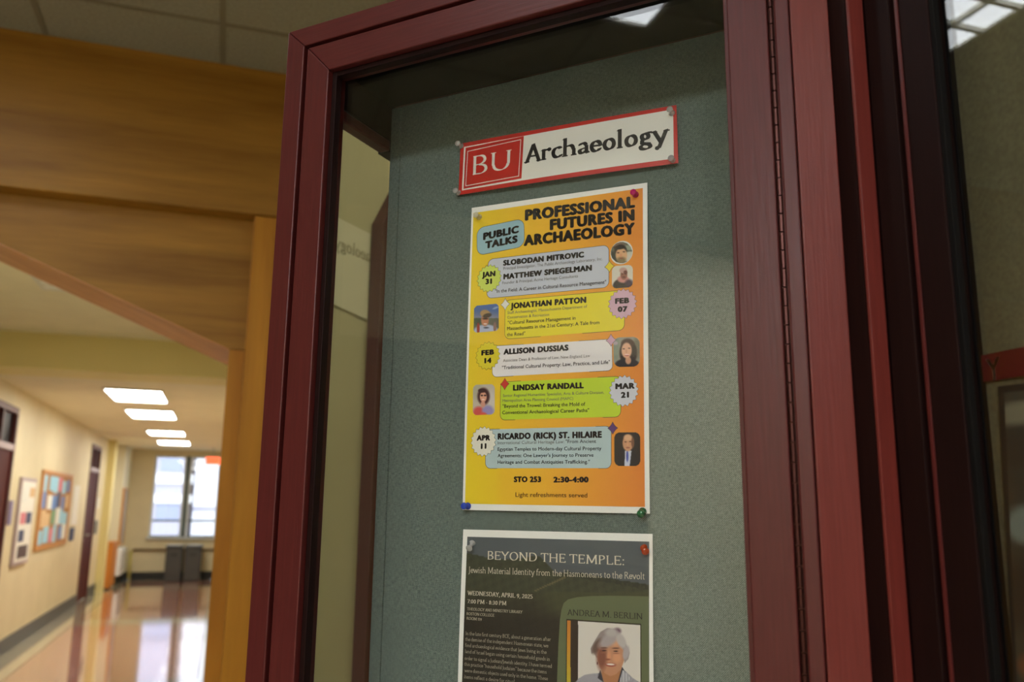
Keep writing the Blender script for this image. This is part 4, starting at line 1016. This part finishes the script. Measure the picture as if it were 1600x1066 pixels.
cork = mat('cork', (170, 120, 70), .9, noise=((150, 104, 60), (190, 140, 86)), bscale=60)
cb = empty('bulletin_board', (-2.0, 12.15, .98)); tag(cb, 'oak framed bulletin board crowded with blue and white papers on the left hall wall', 'bulletin board'); off = cb.location
box('cork_panel', -1.999, -1.985, 11.2, 13.1, 1.0, 1.84, cork, cb, off=off)
for n_, a in (('frame', (11.12, 11.2, .96, 1.88)), ('frame', (13.1, 13.18, .96, 1.88)), ('frame', (11.2, 13.1, 1.84, 1.88)), ('frame', (11.2, 13.1, .96, 1.0))):
    box(n_, -1.999, -1.975, a[0], a[1], a[2], a[3], M['oak_frame'], cb, off=off)
pc = {k: mat('paper_'+k, c_, .6) for k, c_ in dict(sky=(150, 200, 220), blue=(90, 130, 190), white=(225, 225, 215), tan=(215, 180, 130), rose=(210, 120, 130), navy=(50, 60, 100), green=(110, 150, 110)).items()}
k = 0; ks = ['sky', 'sky', 'blue', 'tan', 'white', 'sky', 'blue', 'navy', 'tan', 'sky', 'rose', 'white', 'blue', 'green']
cn = dict(sky='sky blue', blue='blue', white='white', tan='tan', rose='rose', navy='navy', green='green')
rows = ('bottom', 'third', 'second', 'top')
for r_ in range(4):
    for q_ in range(6):
        kk = ks[(k*5+r_) % 14]; y = 11.26+q_*.305; z = 1.03+r_*.2
        y += random.uniform(-.05, .04); z += random.uniform(-.015, .02); wd, ht = random.uniform(.18, .34), random.uniform(.15, .22); xk = -1.9845+k*.0002
        wd = min(wd, 13.07-y); ht = min(ht, 1.82-z); o = MB().box(xk, xk+.00015, y, y+wd, z, z+ht).build('pinned_paper', pc[kk], loc=(-1.985, y, z), off=(-1.985, y, z)); k += 1
        tag(o, '%s paper, %s row of the hall bulletin board, %s from its near end' % (cn[kk], rows[r_], ('first', 'second', 'third', 'fourth', 'fifth', 'sixth')[q_]), 'paper', 'papers on the hall bulletin board')
nb = empty('notice_case', (-2.0, 10.38, .86)); tag(nb, 'narrow glazed notice case between the first door and the bulletin board', 'notice case'); off = nb.location
box('frame', -1.999, -1.97, 10.02, 10.76, .86, 1.76, M['rail_l'], nb, off=off, bevel=.004)
box('backing', -1.97, -1.968, 10.06, 10.72, .9, 1.72, M['paper'], nb, off=off)
for y, z, h, c_, d_ in ((10.12, 1.5, .18, 'white', 'white sheet at the top of the narrow notice case'), (10.45, 1.56, .1, 'tan', 'tan card at the top right of the narrow notice case'), (10.12, 1.28, .12, 'rose', 'rose strip in the middle of the narrow notice case'), (10.40, 1.28, .12, 'navy', 'navy strip in the middle of the narrow notice case'), (10.12, 1.1, .12, 'navy', 'small navy card in the narrow notice case')):
    o = MB().box(-1.968, -1.966, y, y+.25, z, z+h).build('notice_sheet', pc[c_], loc=(-1.968, y, z), off=(-1.968, y, z)); tag(o, d_, 'paper', 'sheets in the narrow notice case')
o = MB().box(-1.968, -1.965, 10.16, 10.62, .93, 1.06).build('dark_photograph', mat('dark_photo', (74, 50, 54), .4), loc=(-1.968, 10.16, .93), off=(-1.968, 10.16, .93)); tag(o, 'dark photograph at the bottom of the narrow notice case', 'photograph')
def plate(name, y0, y1, z0, z1, m, label, cat):
    o = MB().box(-1.999, -1.985, y0, y1, z0, z1).build(name, m, loc=(-1.999, y0, z0), off=(-1.999, y0, z0), bevel=.002); tag(o, label, cat)
plate('room_sign', 9.68, 9.83, 1.28, 1.52, mat('purple_plate', (120, 104, 140), .4), 'purple grey room sign beside the first hall door', 'sign')
plate('wall_paper_sheet', 13.45, 13.95, 1.2, 1.75, M['paper'], 'white sheet on the wall between the bulletin board and the far door', 'paper')
plate('wall_plaque', 13.5, 13.85, .98, 1.16, pc['navy'], 'small dark plaque under the white sheet on the hall wall', 'plaque')
plate('room_sign', 15.98, 16.2, 1.42, 1.6, M['paper'], 'pale room sign beyond the far hall door', 'sign')
plate('wall_plaque', 16.0, 16.25, 1.0, 1.22, M['bin'], 'dark plaque low beyond the far hall door', 'plaque')
# oak cabinet against the pilaster
ck = empty('side_cabinet', (-1.9, 17.35, 0)); tag(ck, 'narrow orange oak cabinet standing against the left hall wall past the pilaster', 'cabinet'); off = ck.location
box('carcass', -1.998, -1.80, 17.06, 17.75, .03, .80, M['oak'], ck, off=off, bevel=.004); box('top', -1.998, -1.79, 17.05, 17.76, .801, .825, M['oak'], ck, off=off, bevel=.003)
box('door', -1.799, -1.79, 17.09, 17.40, .06, .77, M['oak'], ck, off=off, bevel=.002); box('door', -1.799, -1.79, 17.41, 17.72, .06, .77, M['oak'], ck, off=off, bevel=.002); box('plinth', -1.998, -1.82, 17.08, 17.73, 0, .029, M['dark_base'], ck, off=off)
fp = empty('framed_board', (-1.84, 18.6, .8)); tag(fp, 'oak framed grey board on the white wall near the window', 'board'); off = fp.location
box('frame', -1.839, -1.80, 18.15, 18.30, .72, 1.80, M['oak_frame'], fp, off=off); box('frame', -1.839, -1.815, 18.95, 19.0, .72, 1.80, M['oak_frame'], fp, off=off)
box('frame', -1.839, -1.815, 18.30, 18.95, 1.77, 1.80, M['oak_frame'], fp, off=off); box('frame', -1.839, -1.815, 18.30, 18.95, .72, .75, M['oak_frame'], fp, off=off)
box('panel', -1.839, -1.825, 18.30, 18.95, .75, 1.77, mat('grey_panel', (150, 160, 156), .5), fp, off=off)
rd = empty('radiator_cover', (-1.8, 18.6, 0)); tag(rd, 'white low cover on the wall below the framed grey board', 'radiator cover'); off = rd.location
box('body', -1.839, -1.76, 18.15, 19.1, .16, .66, M['white_paint'], rd, off=off, bevel=.006)
for k in range(6): box('slot', -1.761, -1.757, 18.22, 19.03, .24+k*.06, .255+k*.06, M['base'], rd, off=off)
# pipes on the far wall
ip = MB().tube((-1.68, 19.22, 0), (-1.68, 19.22, .58), .03).build('upright_pipe', M['yellow_pipe'], loc=(-1.68, 19.22, 0), off=(-1.68, 19.22, 0), smooth=True); tag(ip, 'pale yellow upright pipe in the left corner under the hall window', 'pipe')
hr = MB().tube((-1.65, 19.26, .585), (.15, 19.26, .585), .022).build('wall_rail', M['brown_pipe'], loc=(-.75, 19.26, .585), off=(-.75, 19.26, .585), smooth=True); tag(hr, 'brown level rail along the far wall behind the bins', 'rail')
def bin_(x0, x1, label):
    e = empty('waste_bin', ((x0+x1)/2, 18.85, 0)); tag(e, label, 'bin', 'charcoal bins under the window'); off = e.location
    MB().box(x0+.015, x1-.015, 18.62, 19.1, .0, .64).build('body', M['bin'], e, off=off, bevel=.015)
    MB().box(x0+.005, x1-.005, 18.6, 19.12, .641, .70).build('lid', M['bin'], e, off=off, bevel=.012)
    MB().box(x0+.06, x1-.06, 18.7, 19.05, .701, .706).build('lid_insert', M['bin_lid'], e, off=off)
    MB().box((x0+x1)/2-.06, (x0+x1)/2+.06, 18.610, 18.619, .5, .54).build('handle', M['dark_base'], e, off=off)
bin_(-1.01, -.67, 'left charcoal waste bin under the hall window'); bin_(-.655, -.31, 'right charcoal waste bin under the hall window')
ex = empty('exit_sign', (-.24, 18.0, 2.3)); tag(ex, 'red lit exit sign hanging in front of the right window pane', 'sign'); off = ex.location
box('housing', -.385, -.105, 17.985, 18.015, 2.275, 2.43, M['white_paint'], ex, off=off, bevel=.004); box('lit_face', -.375, -.115, 17.98, 17.985, 2.285, 2.42, M['exit'], ex, off=off)
MB().tube((-.245, 18, 2.43), (-.245, 18, ZC), .008).build('stem', M['steel'], ex, off=off)
o_ = MB()
for f in font_polys('EXIT', .01): o_.face([(-.352+x*.000085*1.12, 17.978, 2.325+y*.000085*1.0) for x, y in f])
o_.build('lettering', M['white_paint'], ex, off=off)
